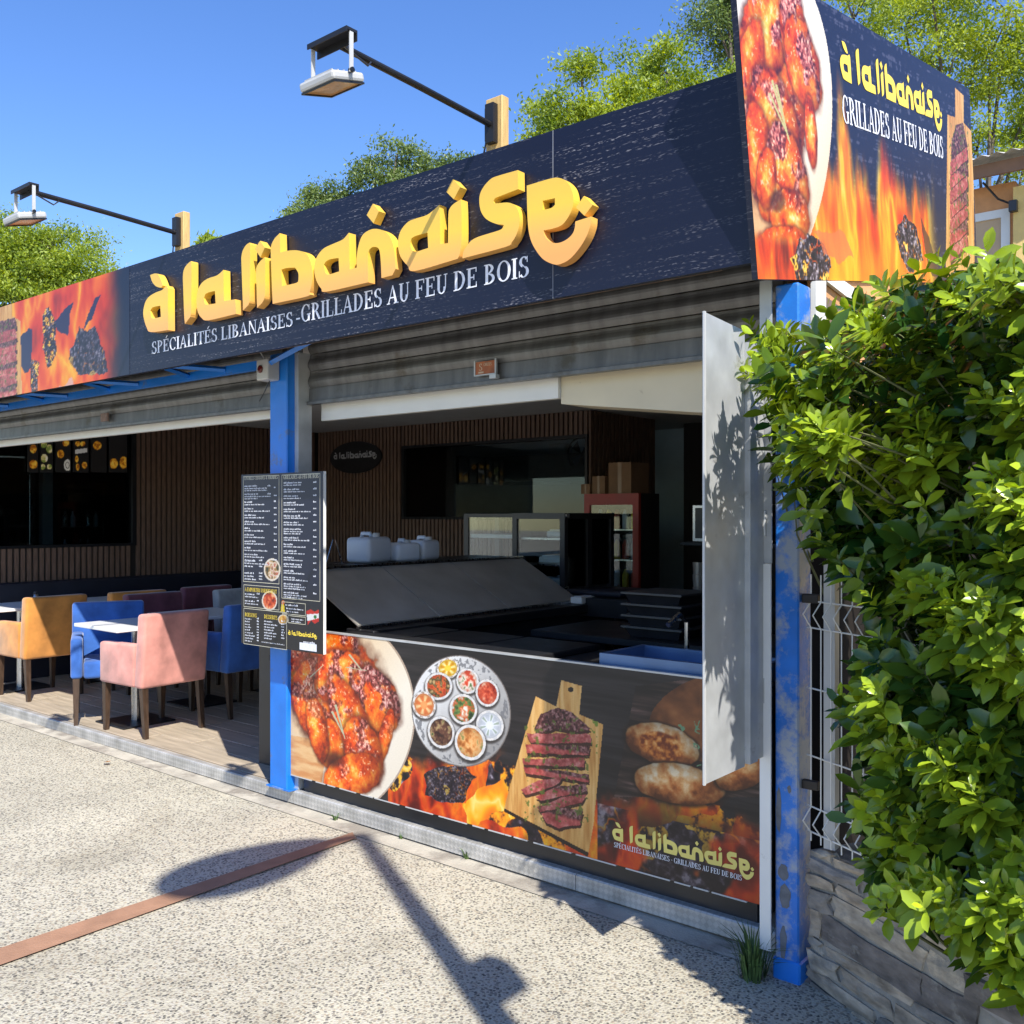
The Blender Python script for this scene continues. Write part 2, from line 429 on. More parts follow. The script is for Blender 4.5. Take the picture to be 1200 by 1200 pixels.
def filled(loops, extrude=0.0, bevel=0.0):
    """returns (verts, faces) of the filled 2-D loops, in x,y with thickness +-extrude along z"""
    cu = bpy.data.curves.new('outline', 'CURVE'); cu.dimensions = '2D'; cu.fill_mode = 'BOTH'
    cu.extrude = extrude; cu.bevel_depth = bevel; cu.bevel_resolution = 1
    for lp in loops:
        sp = cu.splines.new('POLY'); sp.points.add(len(lp) - 1); sp.use_cyclic_u = True
        for q, p in zip(sp.points, lp): q.co = (p[0], p[1], 0, 1)
    o = bpy.data.objects.new('outline', cu); COL.objects.link(o)
    dg = bpy.context.evaluated_depsgraph_get()
    me = bpy.data.meshes.new_from_object(o.evaluated_get(dg))
    vs = [v.co[:] for v in me.vertices]; fs = [tuple(p.vertices) for p in me.polygons]
    bpy.data.objects.remove(o); bpy.data.curves.remove(cu); bpy.data.meshes.remove(me)
    return vs, fs

# ------------------------------------------------------------------ logo glyphs traced in photo pixels
YF = 2.95            # fascia front plane
def crop(ox, oy, pts): return [(ox + x / 6.6667, oy + y / 6.6667) for x, y in pts]
A_, B_, C_, D_, E_ = (160, 260), (270, 220), (360, 200), (450, 180), (540, 170)
GLY = [
 ('a', A_, [[(105,388),(152,376),(180,405),(205,470),(190,487),(150,475),(122,440)],
            [(232,470),(245,492),(247,818),(110,834),(80,800),(60,740),(52,680),(65,610),(95,560),(150,525),(200,505)],
            [(108,665),(128,640),(185,628),(190,715),(130,728),(112,712)]]),
 ('l', A_, [[(425,280),(429,320),(427,650),(420,715),(378,770),(372,700),(365,500),(362,400),(372,340),(400,300)]]),
 ('a', A_, [[(678,348),(683,592),(770,578),(778,692),(560,742),(510,725),(480,680),(468,600),(478,510),(510,450),(560,415),(620,395),(650,375)],
            [(525,570),(535,540),(560,525),(612,512),(618,610),(545,620),(530,600)]]),
 ('l', B_, [[(150,402),(154,450),(152,820),(140,890),(98,932),(95,820),(86,560),(86,510),(98,460),(125,418)]]),
 ('i', B_, [[(190,450),(232,388),(268,440),(235,518)],
            [(268,515),(272,560),(270,790),(255,860),(208,912),(205,780),(200,640),(205,590),(230,550)]]),
 ('b', B_, [[(385,328),(390,480),(450,465),(520,462),(580,480),(615,520),(635,580),(642,650),(635,720),(618,790),(595,822),(330,880),(322,700),(315,480),(320,420),(345,370)],
            [(398,612),(440,600),(505,597),(530,640),(532,690),(515,716),(402,742)]]),
 ('a', C_, [[(325,458),(332,745),(387,730),(387,650),(400,560),(430,480),(480,440),(530,427),(590,440),(640,480),(668,540),(682,620),(690,740),(665,790),(580,812),(575,690),(565,600),(545,572),(510,570),(485,590),(475,640),(475,845),(150,918),(110,895),(75,840),(55,760),(60,690),(85,630),(130,580),(190,550),(260,520),(290,500)],
            [(130,710),(145,685),(180,665),(245,655),(250,760),(165,785),(140,770)],
            [(465,320),(512,232),(560,290),(518,385)]]),
 ('a', D_, [[(430,375),(435,400),(440,680),(500,672),(503,450),(515,400),(545,365),(600,330),(605,450),(605,650),(590,760),(575,795),(240,890),(185,850),(130,780),(110,700),(115,620),(140,560),(190,505),(250,480),(330,455),(380,420)],
            [(205,670),(215,635),(250,615),(340,590),(345,710),(240,745),(215,720)],
            [(487,272),(538,172),(595,235),(545,330)]]),
 ('s', D_, [[(1045,102),(1048,250),(920,300),(870,320),(855,345),(870,362),(960,355),(1010,370),(1045,410),(1060,470),(1055,540),(1032,610),(998,665),(945,703),(612,792),(622,735),(648,695),(680,655),(740,622),(900,572),(930,548),(935,530),(870,520),(800,485),(760,430),(745,360),(750,290),(780,230),(830,175),(880,150)]]),
 ('e', E_, [[(515,290),(700,235),(770,230),(820,255),(862,310),(880,400),(866,480),(830,550),(785,600),(720,625),(645,640),(660,690),(700,730),(760,738),(820,715),(870,670),(890,620),(895,570),(1018,530),(1012,600),(980,690),(925,780),(855,860),(785,900),(730,905),(650,870),(590,800),(545,710),(525,600),(518,450)],
            [(640,408),(735,388),(735,440),(705,465),(640,480)],
            [(900,460),(962,370),(1030,440),(965,525)]]),
]
YL = YF - 0.048      # front face of the raised letters
LOGO = []            # per glyph: loops in fascia (x, z) metres
for nm, (ox, oy), loops in GLY:
    L2 = []
    for lp in loops:
        q = [onY(u, v, YL) for u, v in crop(ox, oy, lp)]
        L2.append(smooth_loop([(p[0], p[2]) for p in q]))
    LOGO.append((nm, L2))
ALLP = np.array([p for _, ls in LOGO for l in ls for p in l])
LX0, LX1, LZ0, LZ1 = ALLP[:,0].min(), ALLP[:,0].max(), ALLP[:,1].min(), ALLP[:,1].max()

LASP = (LZ1-LZ0)/(LX1-LX0)
def flat_logo(name, org, e1, e2, w, h, m, parent, off, split=False):
    """the logo as thin flat letters on a plane: org = lower left corner"""
    q = MB(); org, e1, e2 = map(np.array, (org, e1, e2)); nrm = np.cross(e1, e2)
    for _, ls in LOGO:
        L2 = [[((p[0]-LX0)/(LX1-LX0)*w, (p[1]-LZ0)/(LZ1-LZ0)*h) for p in l] for l in ls]
        vs, fs = filled(L2)
        if split:
            MB().add([org + e1*v[0] + e2*v[1] + nrm*off for v in vs], fs).build('letter', m, parent)
        else: q.add([org + e1*v[0] + e2*v[1] + nrm*off for v in vs], fs)
    if not split: q.build(name, m, parent, kind='stuff')

# ------------------------------------------------------------------ small serif alphabet (cap height 1)
TK, TN, SF = 0.17, 0.065, 0.085
def _r(x0, y0, x1, y1): return [(x0,y0),(x1,y0),(x1,y1),(x0,y1)]
def _stem(x, t=TK): return [_r(x, 0, x+t, 1), _r(x-SF, 0, x+t+SF, TN*0.8), _r(x-SF, 1-TN*0.8, x+t+SF, 1)]
def _arc(cx, cy, rx, ry, a0, a1, thick=TK, thin=TN, n=14):
    P = []
    for i in range(n):
        a = math.radians(a0 + (a1-a0)*i/n); b = math.radians(a0 + (a1-a0)*(i+1)/n)
        def pr(t, s):
            w = thin + (thick-thin)*abs(math.cos(t))
            return (cx + (rx - (w if s else 0))*math.cos(t), cy + (ry - (w if s else 0)*0.8)*math.sin(t))
        P.append([pr(a,0), pr(b,0), pr(b,1), pr(a,1)])
    return P
def glyph(c):
    if c == ' ': return [], 0.36
    if c == '-': return [_r(0.03, 0.36, 0.3, 0.44)], 0.36
    if c == '.': return [_r(0.03, 0, 0.15, 0.12)], 0.22
    if c == 'I': return _stem(0.1), 0.4
    if c == 'L': return _stem(0.1) + [_r(0.27,0,0.66,TN), _r(0.6,0,0.66,0.27)], 0.72
    if c == 'H': return _stem(0.1) + _stem(0.58) + [_r(0.27,0.47,0.58,0.54)], 0.88
    if c == 'F': return _stem(0.1) + [_r(0.27,1-TN,0.66,1), _r(0.6,0.76,0.66,1-TN), _r(0.27,0.48,0.5,0.55), _r(0.46,0.38,0.52,0.65)], 0.72
    if c in 'EÉ':
        g = glyph('F')[0] + [_r(0.27,0,0.68,TN), _r(0.62,TN,0.68,0.27)]
        if c == 'É': g.append([(0.3,1.08),(0.42,1.08),(0.58,1.28),(0.46,1.28)])
        return g, 0.76
    if c == 'T': return _stem(0.3) + [_r(0.02,1-TN,0.75,1), _r(0.02,0.74,0.08,1-TN), _r(0.69,0.74,0.75,1-TN)], 0.78
    if c == 'A': return [[(0.06,0),(0.13,0),(0.44,0.94),(0.39,1)], [(0.58,0),(0.77,0),(0.45,1),(0.37,1)], _r(0.22,0.3,0.58,0.37), _r(-0.02,0,0.22,TN*0.8), _r(0.5,0,0.86,TN*0.8)], 0.86
    if c == 'V': return [[(0.04,1),(0.22,1),(0.47,0),(0.4,0)], [(0.7,1),(0.77,1),(0.46,0.02),(0.43,0.1)]], 0.8
    if c == 'N': return [_r(0.12,0,0.19,1), _r(0.7,0,0.77,1), [(0.08,1),(0.26,1),(0.77,0),(0.68,0)], _r(0.02,0,0.29,TN*0.8), _r(0.6,1-TN*0.8,0.87,1)], 0.9
    if c == 'M': return [_r(0.12,0,0.19,1), _stem(0.8)[0], [(0.08,1),(0.26,1),(0.55,0),(0.48,0)], [(0.5,0),(0.55,0),(0.9,1),(0.8,1)], _r(0.02,0,0.29,TN*0.8), _r(0.72,0,1.05,TN*0.8)], 1.1
    if c == 'U': return [_r(0.1,0.35,0.27,1), _r(0.62,0.35,0.69,1), _r(0.02,1-TN*0.8,0.36,1), _r(0.54,1-TN*0.8,0.78,1)] + _arc(0.395,0.35,0.295,0.36,180,360), 0.82
    if c == 'D': return _stem(0.1) + _arc(0.27,0.5,0.5,0.5,-90,90), 0.86
    if c == 'P': return _stem(0.1) + _arc(0.27,0.73,0.38,0.27,-90,90), 0.72
    if c == 'B': return _stem(0.1) + _arc(0.27,0.76,0.34,0.24,-90,90) + _arc(0.27,0.27,0.42,0.27,-90,90), 0.78
    if c == 'R': return glyph('P')[0] + [[(0.36,0.48),(0.53,0.48),(0.84,0),(0.64,0)]], 0.84
    if c == 'O': return _arc(0.46,0.5,0.42,0.52,0,360,n=22), 0.92
    if c == 'Q': return _arc(0.46,0.5,0.42,0.52,0,360,n=22) + [[(0.45,0.1),(0.6,0.1),(0.85,-0.2),(0.7,-0.2)]], 0.92
    if c == 'C': return _arc(0.46,0.5,0.42,0.52,45,315,n=18) + [_r(0.7,0.66,0.76,0.98)], 0.84
    if c == 'G': return _arc(0.46,0.5,0.42,0.52,45,300,n=18) + [_r(0.7,0.66,0.76,0.98), _r(0.62,0.02,0.79,0.42), _r(0.54,0.38,0.86,0.44)], 0.92
    if c == 'S': return _arc(0.34,0.74,0.27,0.27,35,250,n=12) + _arc(0.34,0.26,0.30,0.28,-145,70,n=12) + [[(0.09,0.78),(0.2,0.64),(0.6,0.24),(0.48,0.42),(0.2,0.72)], _r(0.52,0.7,0.57,0.99), _r(0.06,0.01,0.11,0.32)], 0.68
    if c == '&': return _arc(0.35,0.76,0.2,0.24,0,360) + _arc(0.34,0.28,0.3,0.3,0,360) + [[(0.25,0.6),(0.4,0.6),(0.85,0),(0.65,0)]], 0.88
    return [_r(0.1,0,0.5,1)], 0.6

def text_mesh(q, s, org, e1, e2, cap, width=None, off=0.002):
    """serif line of text into MB q; width fits the whole line"""
    org, e1, e2 = map(np.array, (org, e1, e2)); nrm = np.cross(e1, e2)
    adv = sum(glyph(c)[1] for c in s); kx = (width / adv) if width else cap
    x = 0.0; i = 0
    for c in s:
        ps, a = glyph(c)
        for p in ps:
            area = sum(p[k][0]*p[(k+1) % len(p)][1] - p[(k+1) % len(p)][0]*p[k][1] for k in range(len(p)))
            if area < 0: p = p[::-1]
            q.add([org + e1*((x+px)*kx) + e2*(py*cap) + nrm*(off + (i % 9)*0.00012) for px, py in p], [tuple(range(len(p)))])
            i += 1
        x += a
    return q

def text_parts(s, org, e1, e2, cap, width, m, parent, off=0.002):
    """the same line with every letter an object of its own"""
    adv = sum(glyph(c)[1] for c in s); kx = width/adv; x = 0.0; e1 = np.array(e1); org = np.array(org, float)
    for c in s:
        a = glyph(c)[1]
        if c != ' ':
            q = MB(); text_mesh(q, c, org + e1*x*kx, e1, e2, cap, a*kx, off); q.build('letter', m, parent)
        x += a

def words(q, org, e1, e2, length, h, off=0.002, rnd=R):
    """a line of unreadably small print as word-sized bars"""
    org, e1, e2 = map(np.array, (org, e1, e2)); nrm = np.cross(e1, e2); x = 0.0
    while x < length - 0.004:
        w = min(rnd.uniform(0.012, 0.04) * (h / 0.008), length - x)
        n = max(1, int(w / (h * 0.75)))
        for k in range(n):
            a = x + k*w/n; b = a + w/n*rnd.uniform(0.45, 0.75); hh = h*rnd.choice((0.62, 0.66, 0.95, 0.7))
            q.add([org+e1*a+nrm*off, org+e1*b+nrm*off, org+e1*b+e2*hh+nrm*off, org+e1*a+e2*hh+nrm*off], [(0,1,2,3)])
        x += w + h*0.6
    return q

# ------------------------------------------------------------------ printed artwork, painted point by point on fine grids
_TAB = np.random.RandomState(5).rand(256, 256)
def vnoise(x, y, seed=0):
    x = x + seed * 17.31; y = y + seed * 9.77
    xi = np.floor(x).astype(int); yi = np.floor(y).astype(int); fx = x - xi; fy = y - yi
    fx = fx*fx*(3-2*fx); fy = fy*fy*(3-2*fy)
    g = lambda i, j: _TAB[i % 256, j % 256]
    return (g(xi,yi)*(1-fx)+g(xi+1,yi)*fx)*(1-fy) + (g(xi,yi+1)*(1-fx)+g(xi+1,yi+1)*fx)*fy
def fbm(x, y, o=4, seed=0):
    s = 0; a = 0.5; t = 0
    for k in range(o):
        s = s + a*vnoise(x*2**k, y*2**k, seed+k*3); t += a; a *= 0.55
    return s / t
def worley(x, y, seed=0):
    xi = np.floor(x).astype(int); yi = np.floor(y).astype(int); f1 = np.full(x.shape, 9.0); f2 = np.full(x.shape, 9.0); idv = np.zeros(x.shape)
    for di in (-1,0,1):
        for dj in (-1,0,1):
            i = xi+di; j = yi+dj
            px = i + _TAB[(i+seed) % 256, j % 256]; py = j + _TAB[j % 256, (i+seed+77) % 256]
            d = np.hypot(px-x, py-y); r = _TAB[(i+31+seed) % 256, (j+91) % 256]
            m = d < f1
            f2 = np.where(m, f1, np.minimum(f2, d)); idv = np.where(m, r, idv); f1 = np.where(m, d, f1)
    return f1, f2, idv
def cramp(t, stops):
    t = np.clip(t, 0, 1); p = [s[0] for s in stops]
    return np.stack([np.interp(t, p, [s[1][k] for s in stops]) for k in range(3)], -1)
def sstep(a, b, x):
    t = np.clip((x-a)/(b-a), 0, 1); return t*t*(3-2*t)
FIRE = [(0,(30,14,14)),(0.3,(110,22,12)),(0.48,(222,58,14)),(0.68,(250,112,16)),(0.85,(255,178,26)),(1,(255,226,120))]

class Canvas:
    def __init__(s, org, e1, e2, w, h, nx, ny, p2w):
        s.org, s.e1, s.e2 = map(np.array, (org, e1, e2)); s.w, s.h, s.nx, s.ny = w, h, nx, ny; s.p2w = p2w
        s.S, s.T = np.meshgrid(np.linspace(0, w, nx), np.linspace(0, h, ny)); s.C = np.zeros((ny, nx, 3))
    def st(s, u, v):
        d = s.p2w(u, v) - s.org; return np.array([d @ s.e1, d @ s.e2])
    def mix(s, m, c, a=1.0):
        m = (np.asarray(m, float) * a)[..., None]; s.C = s.C*(1-m) + np.asarray(c, float)*m
    def poly(s, pts, wob=0.0, fq=20, raw=False):
        P = np.array([p if raw else s.st(*p) for p in pts]); S, T = s.S, s.T
        if wob:
            S = S + wob*(fbm(S*fq, T*fq, 3, 4)-0.5)*2; T = T + wob*(fbm(S*fq, T*fq, 3, 9)-0.5)*2
        ins = np.zeros(S.shape, bool); n = len(P)
        for i in range(n):
            x1, y1 = P[i]; x2, y2 = P[(i+1) % n]
            if y1 == y2: continue
            c = ((y1 > T) != (y2 > T)) & (S < (x2-x1)*(T-y1)/(y2-y1)+x1); ins ^= c
        return ins
    def loc(s, cu, cv):
        c = s.st(cu, cv); ju = s.st(cu+1, cv)-c; jv = s.st(cu, cv+1)-c
        J = np.linalg.inv(np.array([[ju[0], jv[0]], [ju[1], jv[1]]]))
        ds = s.S-c[0]; dt = s.T-c[1]
        return J[0,0]*ds+J[0,1]*dt, J[1,0]*ds+J[1,1]*dt       # local photo-pixel offsets
    def ell(s, cu, cv, ru, rv, rot=0, wob=0.0, fq=25):
        a, b = s.loc(cu, cv); c, d = math.cos(math.radians(rot)), math.sin(math.radians(rot))
        x = (a*c+b*d)/ru; y = (-a*d+b*c)/rv; r = np.hypot(x, y)
        if wob: r = r + wob*(fbm(s.S*fq, s.T*fq, 4, 6)-0.5)*2
        return r, x, y
    def flames(s, mask, hot=0.0, fx=7.0, fy=2.2, seed=0, a=1.0):
        wx = s.S + 0.10*(fbm(s.S*5, s.T*3, 3, seed+1)-0.5)
        n = fbm(wx*fx, s.T*fy, 5, seed); rd = 1-np.abs(2*fbm(wx*fx*1.3, s.T*fy*1.2, 4, seed+5)-1)
        s.mix(mask, cramp(0.55*n+0.45*rd**2+hot, FIRE), a)
    def coals(s, mask, sc=9.0, seed=0, glow=0.5):
        wx = s.S*sc + 0.9*fbm(s.S*sc*1.5, s.T*sc*1.5, 3, seed); wy = s.T*sc + 0.9*fbm(s.S*sc*1.5, s.T*sc*1.5, 3, seed+8)
        f1, f2, idv = worley(wx, wy, seed); e = f2-f1
        g = fbm(s.S*sc*4, s.T*sc*4, 4, seed+2)
        dark = cramp(g*0.9+0.15*(idv-0.5), [(0.2,(16,12,18)),(0.45,(46,34,42)),(0.58,(104,92,104)),(0.7,(200,186,192))])
        hotc = cramp(0.45+0.5*(g-0.3)+0.35*idv, FIRE)
        hm = np.clip(sstep(0.12, 0.0, e)*sstep(0.42, 0.62, fbm(s.S*sc*0.8, s.T*sc*0.8, 3, seed+4)) + (idv > 1-glow)*sstep(0.35, 0.55, g), 0, 1)
        s.mix(mask, dark*(1-hm[..., None]) + hotc*hm[..., None])
    def meat(s, lobes, seed=0):
        """browned roast: lobes = (u, v, ru, rv, rot, char 0..1)"""
        for k, (cu, cv, ru, rv, rot, ch) in enumerate(lobes):
            r, x, y = s.ell(cu, cv, ru, rv, rot, 0.10, 18)
            m = sstep(1.0, 0.93, r)
            s.mix(sstep(1.16, 0.9, r), (70, 22, 10), 0.6)
            g = fbm(s.S*16, s.T*16, 5, seed+k*2); fine = fbm(s.S*75, s.T*75, 3, seed+k)
            base = cramp(g*0.75+0.25*fine-0.18*r, [(0.1,(120,30,10)),(0.28,(212,66,12)),(0.44,(246,110,22)),(0.6,(253,166,62)),(0.78,(255,220,160))])
            charc = cramp(fine, [(0.25,(46,18,26)),(0.45,(122,52,58)),(0.6,(196,120,124)),(0.78,(242,204,206))])
            cm = (sstep(0.66-0.17*ch, 0.78-0.17*ch, fbm(s.S*9, s.T*9, 4, seed+20+k)+0.16*(-y)*ch))[..., None]*min(0.85, 0.3+0.6*ch)
            colr = base*(1-cm)+charc*cm
            sh = np.clip(1.16-0.36*np.clip(r, 0, 1)**2.2+0.14*(-x-y), 0.35, 1.3)[..., None]
            colr = np.clip(colr*sh, 0, 255)
            sp = (fine > 0.72) & (r < 0.8) & (y < 0.2)
            colr = np.where(sp[..., None], np.clip(colr*0.3+np.array((250,215,180))*0.7, 0, 255), colr)
            s.mix(m, colr)
    def steak(s, outline, board, slices, bottom=None, seed=0):
        m = s.poly(board); gr = fbm(s.S*9, s.T*70, 4, seed) if False else fbm(s.S*60, s.T*6, 4, seed)
        s.mix(m, cramp(gr, [(0.2,(196,132,62)),(0.5,(224,168,92)),(0.8,(240,192,120))]))
        if bottom: s.mix(s.poly(bottom), (40,24,18))
        for k, p in enumerate(slices):
            mm = s.poly(p, 0.006, 22); fine = fbm(s.S*90, s.T*90, 3, seed+k); g = fbm(s.S*26, s.T*26, 4, seed+k+3)
            cx = np.mean([s.st(*q) for q in p], 0)
            hh = max(s.st(*q)[1] for q in p)-min(s.st(*q)[1] for q in p)
            sh = poly_shift = None
            dark = s.poly([(q[0]+1, q[1]+4) for q in p], 0.006, 22)
            s.mix(dark, (52, 22, 18), 0.9)
            crust = cramp(fine, [(0.25,(48,20,22)),(0.5,(104,54,52)),(0.75,(176,128,122))])
            pink = cramp(g*0.7+fine*0.3, [(0.2,(132,38,36)),(0.5,(200,92,84)),(0.75,(236,158,142))])
            ty = (s.T-cx[1])/max(hh, 1e-3)
            w = sstep(-0.02, 0.16, ty + 0.25*(g-0.5)) if k else np.ones_like(ty)
            s.mix(mm, pink*(1-w[..., None])+crust*w[..., None] if k % 2 == 0 else pink*0.8+crust*0.2)
        herb = (fbm(s.S*55, s.T*55, 3, seed+40) > 0.66) & s.poly(outline)
        s.mix(herb, (96,112,40), 0.8)
    def build(s, name, m, parent, off=0.001, kind=None, scale=0.8, nrm=None):
        n = np.cross(s.e1, s.e2) if nrm is None else nrm
        w = np.array(wloc(parent)[:]) if parent is not None else np.zeros(3)
        V = (s.org + n*off - w)[None, None, :] + s.S[..., None]*s.e1 + s.T[..., None]*s.e2
        me = bpy.data.meshes.new(name); nv = s.nx*s.ny
        idx = np.arange(nv).reshape(s.ny, s.nx)
        Q = np.stack([idx[:-1,:-1], idx[:-1,1:], idx[1:,1:], idx[1:,:-1]], -1).reshape(-1, 4)
        me.vertices.add(nv); me.vertices.foreach_set('co', V.reshape(-1).astype(np.float32))
        me.loops.add(len(Q)*4); me.loops.foreach_set('vertex_index', Q.reshape(-1).astype(np.int32))
        me.polygons.add(len(Q)); me.polygons.foreach_set('loop_start', np.arange(0, len(Q)*4, 4, dtype=np.int32))
        me.update(calc_edges=True)
        c = np.clip(s.C, 0, 255)/255.0; c = np.where(c <= 0.04045, c/12.92, ((c+0.055)/1.055)**2.4)*scale
        at = me.color_attributes.new('print', 'FLOAT_COLOR', 'POINT')
        at.data.foreach_set('color', np.concatenate([c.reshape(-1,3), np.ones((nv,1))], 1).reshape(-1).astype(np.float32))
        me.materials.append(m)
        o = bpy.data.objects.new(name, me); COL.objects.link(o); o.parent = parent
        if kind: o['kind'] = kind
        return o

EX, EY, EZ = np.array([1.,0,0]), np.array([0,1.,0]), np.array([0,0,1.])

# ================================================================== THE SETTING
# pavement, one sheet that follows the fall of the street
xs = [-70, -10.5, -8, -6, -4, -2, 0, 1, 70]
gv = []; gf = []
for x in xs:
    for y in (-60, 70): gv.append((x, y, gz(x)))
for i in range(len(xs)-1): gf.append((2*i, 2*i+2, 2*i+3, 2*i+1))
o = mesh('pavement', gv, gf, M_PAVE); o['kind'] = 'structure'

def ribbon(name, m, a, b, lift):
    """strip laid on the pavement between two polylines of x,y points"""
    v = []; f = []
    for p in a: v.append((p[0], p[1], gz(p[0]) + lift))
    for p in b: v.append((p[0], p[1], gz(p[0]) + lift))
    n = len(a)
    for i in range(n-1): f.append((i, i+1, n+i+1, n+i))
    o = mesh(name, v, f, m); o['kind'] = 'structure'; return o
xx = [-10.5, -8, -6, -4, -2, -1.2]
ribbon('concrete_edging', M_CONC, [(x, 3.275 + 0.008*math.sin(3*x)) for x in xx], [(x, 3.42) for x in xx], 0.004)
# clay paving band running out from the kerb
p0 = onZ(410, 974, gz(-3.7)); p1 = onZ(0, 1109, gz(-4.2)); p0b = onZ(414, 981, gz(-3.7)); p1b = onZ(0, 1129, gz(-4.2))
d0 = (p1 - p0); d1 = (p1b - p0b)
st = [-0.01, 0.3, 0.6, 1.0, 1.8]
ribbon('clay_paving_band', M_BRICK, [p0 + d0*k for k in st], [p0b + d1*k for k in st], 0.008)

# restaurant floor with wood-look planks near the threshold
fl = box('floor', (-9.9, 3.45, -0.12), (-1.5, 10.6, -0.006), M_TILE); fl['kind'] = 'structure'
pk = MB().bevbox(-0.595, -0.0975, -0.006, 0.595, 0.0975, 0.0, b=0.002, seg=1)
pm = None
for r_ in range(9):
    for c_ in range(5):
        if pm is None: pl = pk.build('plank', M_TILE, fl, local=True); pm = pl.data
        else: pl = bpy.data.objects.new('plank', pm); COL.objects.link(pl); pl.parent = fl
        pl.location = (-9.2 + c_*1.2 + (r_ % 3)*0.4 - 0.1, 3.57 + r_*0.2, 0.001)
        pl.scale = (1, 1, 1)
# threshold kerb of tread plate, in lengths
kb = bpy.data.objects.new('kerb', None); COL.objects.link(kb); kb['kind'] = 'structure'; kb.location = (-5.5, 3.42, -0.05)
def kerb_len(x0, x1):
    prof = [(3.442, 0.005), (3.404, 0.005), (3.398, -0.001), (3.398, -0.066), (3.442, -0.066)]
    v = []; f = []
    for x in (x0, x1):
        for y, z in prof: v.append((x, y, z))
    n = len(prof)
    for i in range(n-1): f.append((i, i+n, i+1+n, i+1))
    f.append(tuple(range(n))); f.append(tuple(reversed(range(n, 2*n))))
    o = mesh('tread_plate', v, f, M_TREAD, kb)
    uv = o.data.uv_layers.new(name='UVMap')
    for p in o.data.polygons:
        for li, vi in zip(p.loop_indices, p.vertices):
            c = o.data.vertices[vi].co; uv.data[li].uv = (c.x, c.y - c.z)
for a, b in ((-10.4, -8.302), (-8.298, -6.402), (-6.398, -4.422), (-4.418, -2.452), (-2.448, -1.53)): kerb_len(a, b)
box('concrete_footing', (-10.4, 3.41, -0.4), (-1.53, 3.5, -0.067), mat('dirty_footing', (0.12, 0.105, 0.085), 0.9, 0.4, 9, 0.5, 60), kb)
box('concrete_footing', (-10.4, 3.4425, -0.066), (-1.53, 3.449, -0.004), M_CONC, kb)

# ================================================================== RESTAURANT BUILDING
bd = thing('restaurant_building', 'open-fronted grill restaurant with blue posts and dark slatted walls', 'building', (-5.6, 3.6, 0))
XL, XR, YB, ZC = -9.9, -1.47, 8.0, 2.635
YP = 3.37
# outer envelope
# left wall with opening; room behind stands in for a mirror's reflection
HY0, HY1, HZ0, HZ1 = 3.6, 5.42, 1.26, 2.46
q = MB(); q.box(XL-0.15, 3.5, -0.1, XL, HY0, ZC); q.box(XL-0.15, HY0, -0.1, XL, HY1, HZ0); q.box(XL-0.15, HY0, HZ1, XL, HY1, ZC); q.box(XL-0.15, HY1, -0.1, XL, YB+0.15, ZC)
wl = q.build('left_wall', M_DARK, bd)
q = MB(); q.box(-12.4, 3.4, -0.1, -12.25, 6.3, ZC); q.box(-12.25, 3.4, -0.1, XL-0.15, 3.5, ZC); q.box(-12.25, 6.2, -0.1, XL-0.15, 6.3, ZC)
q.build('hatch_room_wall', mat('dark_plum_wall', (0.035, 0.028, 0.03), 0.7), bd)
# back wall with kitchen window
k0 = onY(473, 517, YB); k1 = onY(690, 602, YB); KX0, KX1 = k0[0], k1[0]; KZ0, KZ1 = 1.545, 2.36
q = MB(); q.box(XL, YB, -0.1, KX0, YB+0.15, ZC); q.box(KX0, YB, -0.1, KX1, YB+0.15, KZ0); q.box(KX0, YB, KZ1, KX1, YB+0.15, ZC); 
wb = q.build('back_wall', M_DARK, bd)
wr = box('kitchen_side_wall', (KX1-0.15, YB+0.15, -0.1), (KX1, 9.25, ZC), M_DARK, bd)
q = MB(); q.box(XL-0.15, 10.45, -0.1, XR, 10.6, ZC); q.box(XL-0.15, YB+0.15, -0.1, XL, 10.45, ZC)
q.build('kitchen_wall', M_TEAL, bd)
q = MB(); q.box(KX1+0.02, 9.9, -0.1, XR-0.02, 10.0, ZC)
q.build('scullery_wall', M_DARK, bd)
# side wall facing the hedge
box('side_wall', (XR, 3.56, 1.95), (XR+0.07, 10.6, 2.62), M_ORANGE, bd)
box('side_wall', (XR, 3.56, -0.3), (XR+0.065, 10.6, 1.949), mat('matte_dark_cladding', (0.02, 0.017, 0.015), 0.95, 0.2, spec=0.03), bd)  # near-black colour stands in for the unlit interior behind the fence
box('ceiling', (-12.4, 3.62, ZC), (XR-0.002, 10.6, ZC+0.05), M_CEIL, bd)
box('roof', (-12.6, 3.02, ZC+0.06), (XR-0.02, 10.7, ZC+0.16), mat('grey_roof_felt', (0.1, 0.1, 0.1), 0.9), bd)
# slat cladding
def slats_y(name, x, y0, y1, z0, z1, parent, pitch=0.062, w=0.038, sx=1):
    q = MB(); y = y0
    while y + w < y1:
        q.box(x, y, z0, x + 0.022*sx, y+w, z1); y += pitch
    return q.build(name, M_SLAT, parent, kind='stuff')
def slats_x(name, y, x0, x1, z0, z1, parent, pitch=0.062, w=0.038):
    q = MB(); x = x0
    while x + w < x1:
        q.box(x, y-0.022, z0, x+w, y, z1); x += pitch
    return q.build(name, M_SLAT, parent, kind='stuff')
slats_y('slat_panel', XL+0.001, 3.62, HY1, 0.9, HZ0-0.03, wl)
slats_y('slat_panel', XL+0.001, HY1+0.05, YB-0.03, 0.9, ZC-0.003, wl)
slats_x('slat_panel', YB-0.001, XL+0.03, KX0-0.02, 0.0, ZC-0.003, wb)
slats_x('slat_panel', YB-0.001, KX0-0.01, KX1, KZ1+0.03, ZC-0.003, wb)
slats_x('slat_panel', YB-0.001, KX0-0.01, KX1, 0.0, KZ0-0.03, wb)
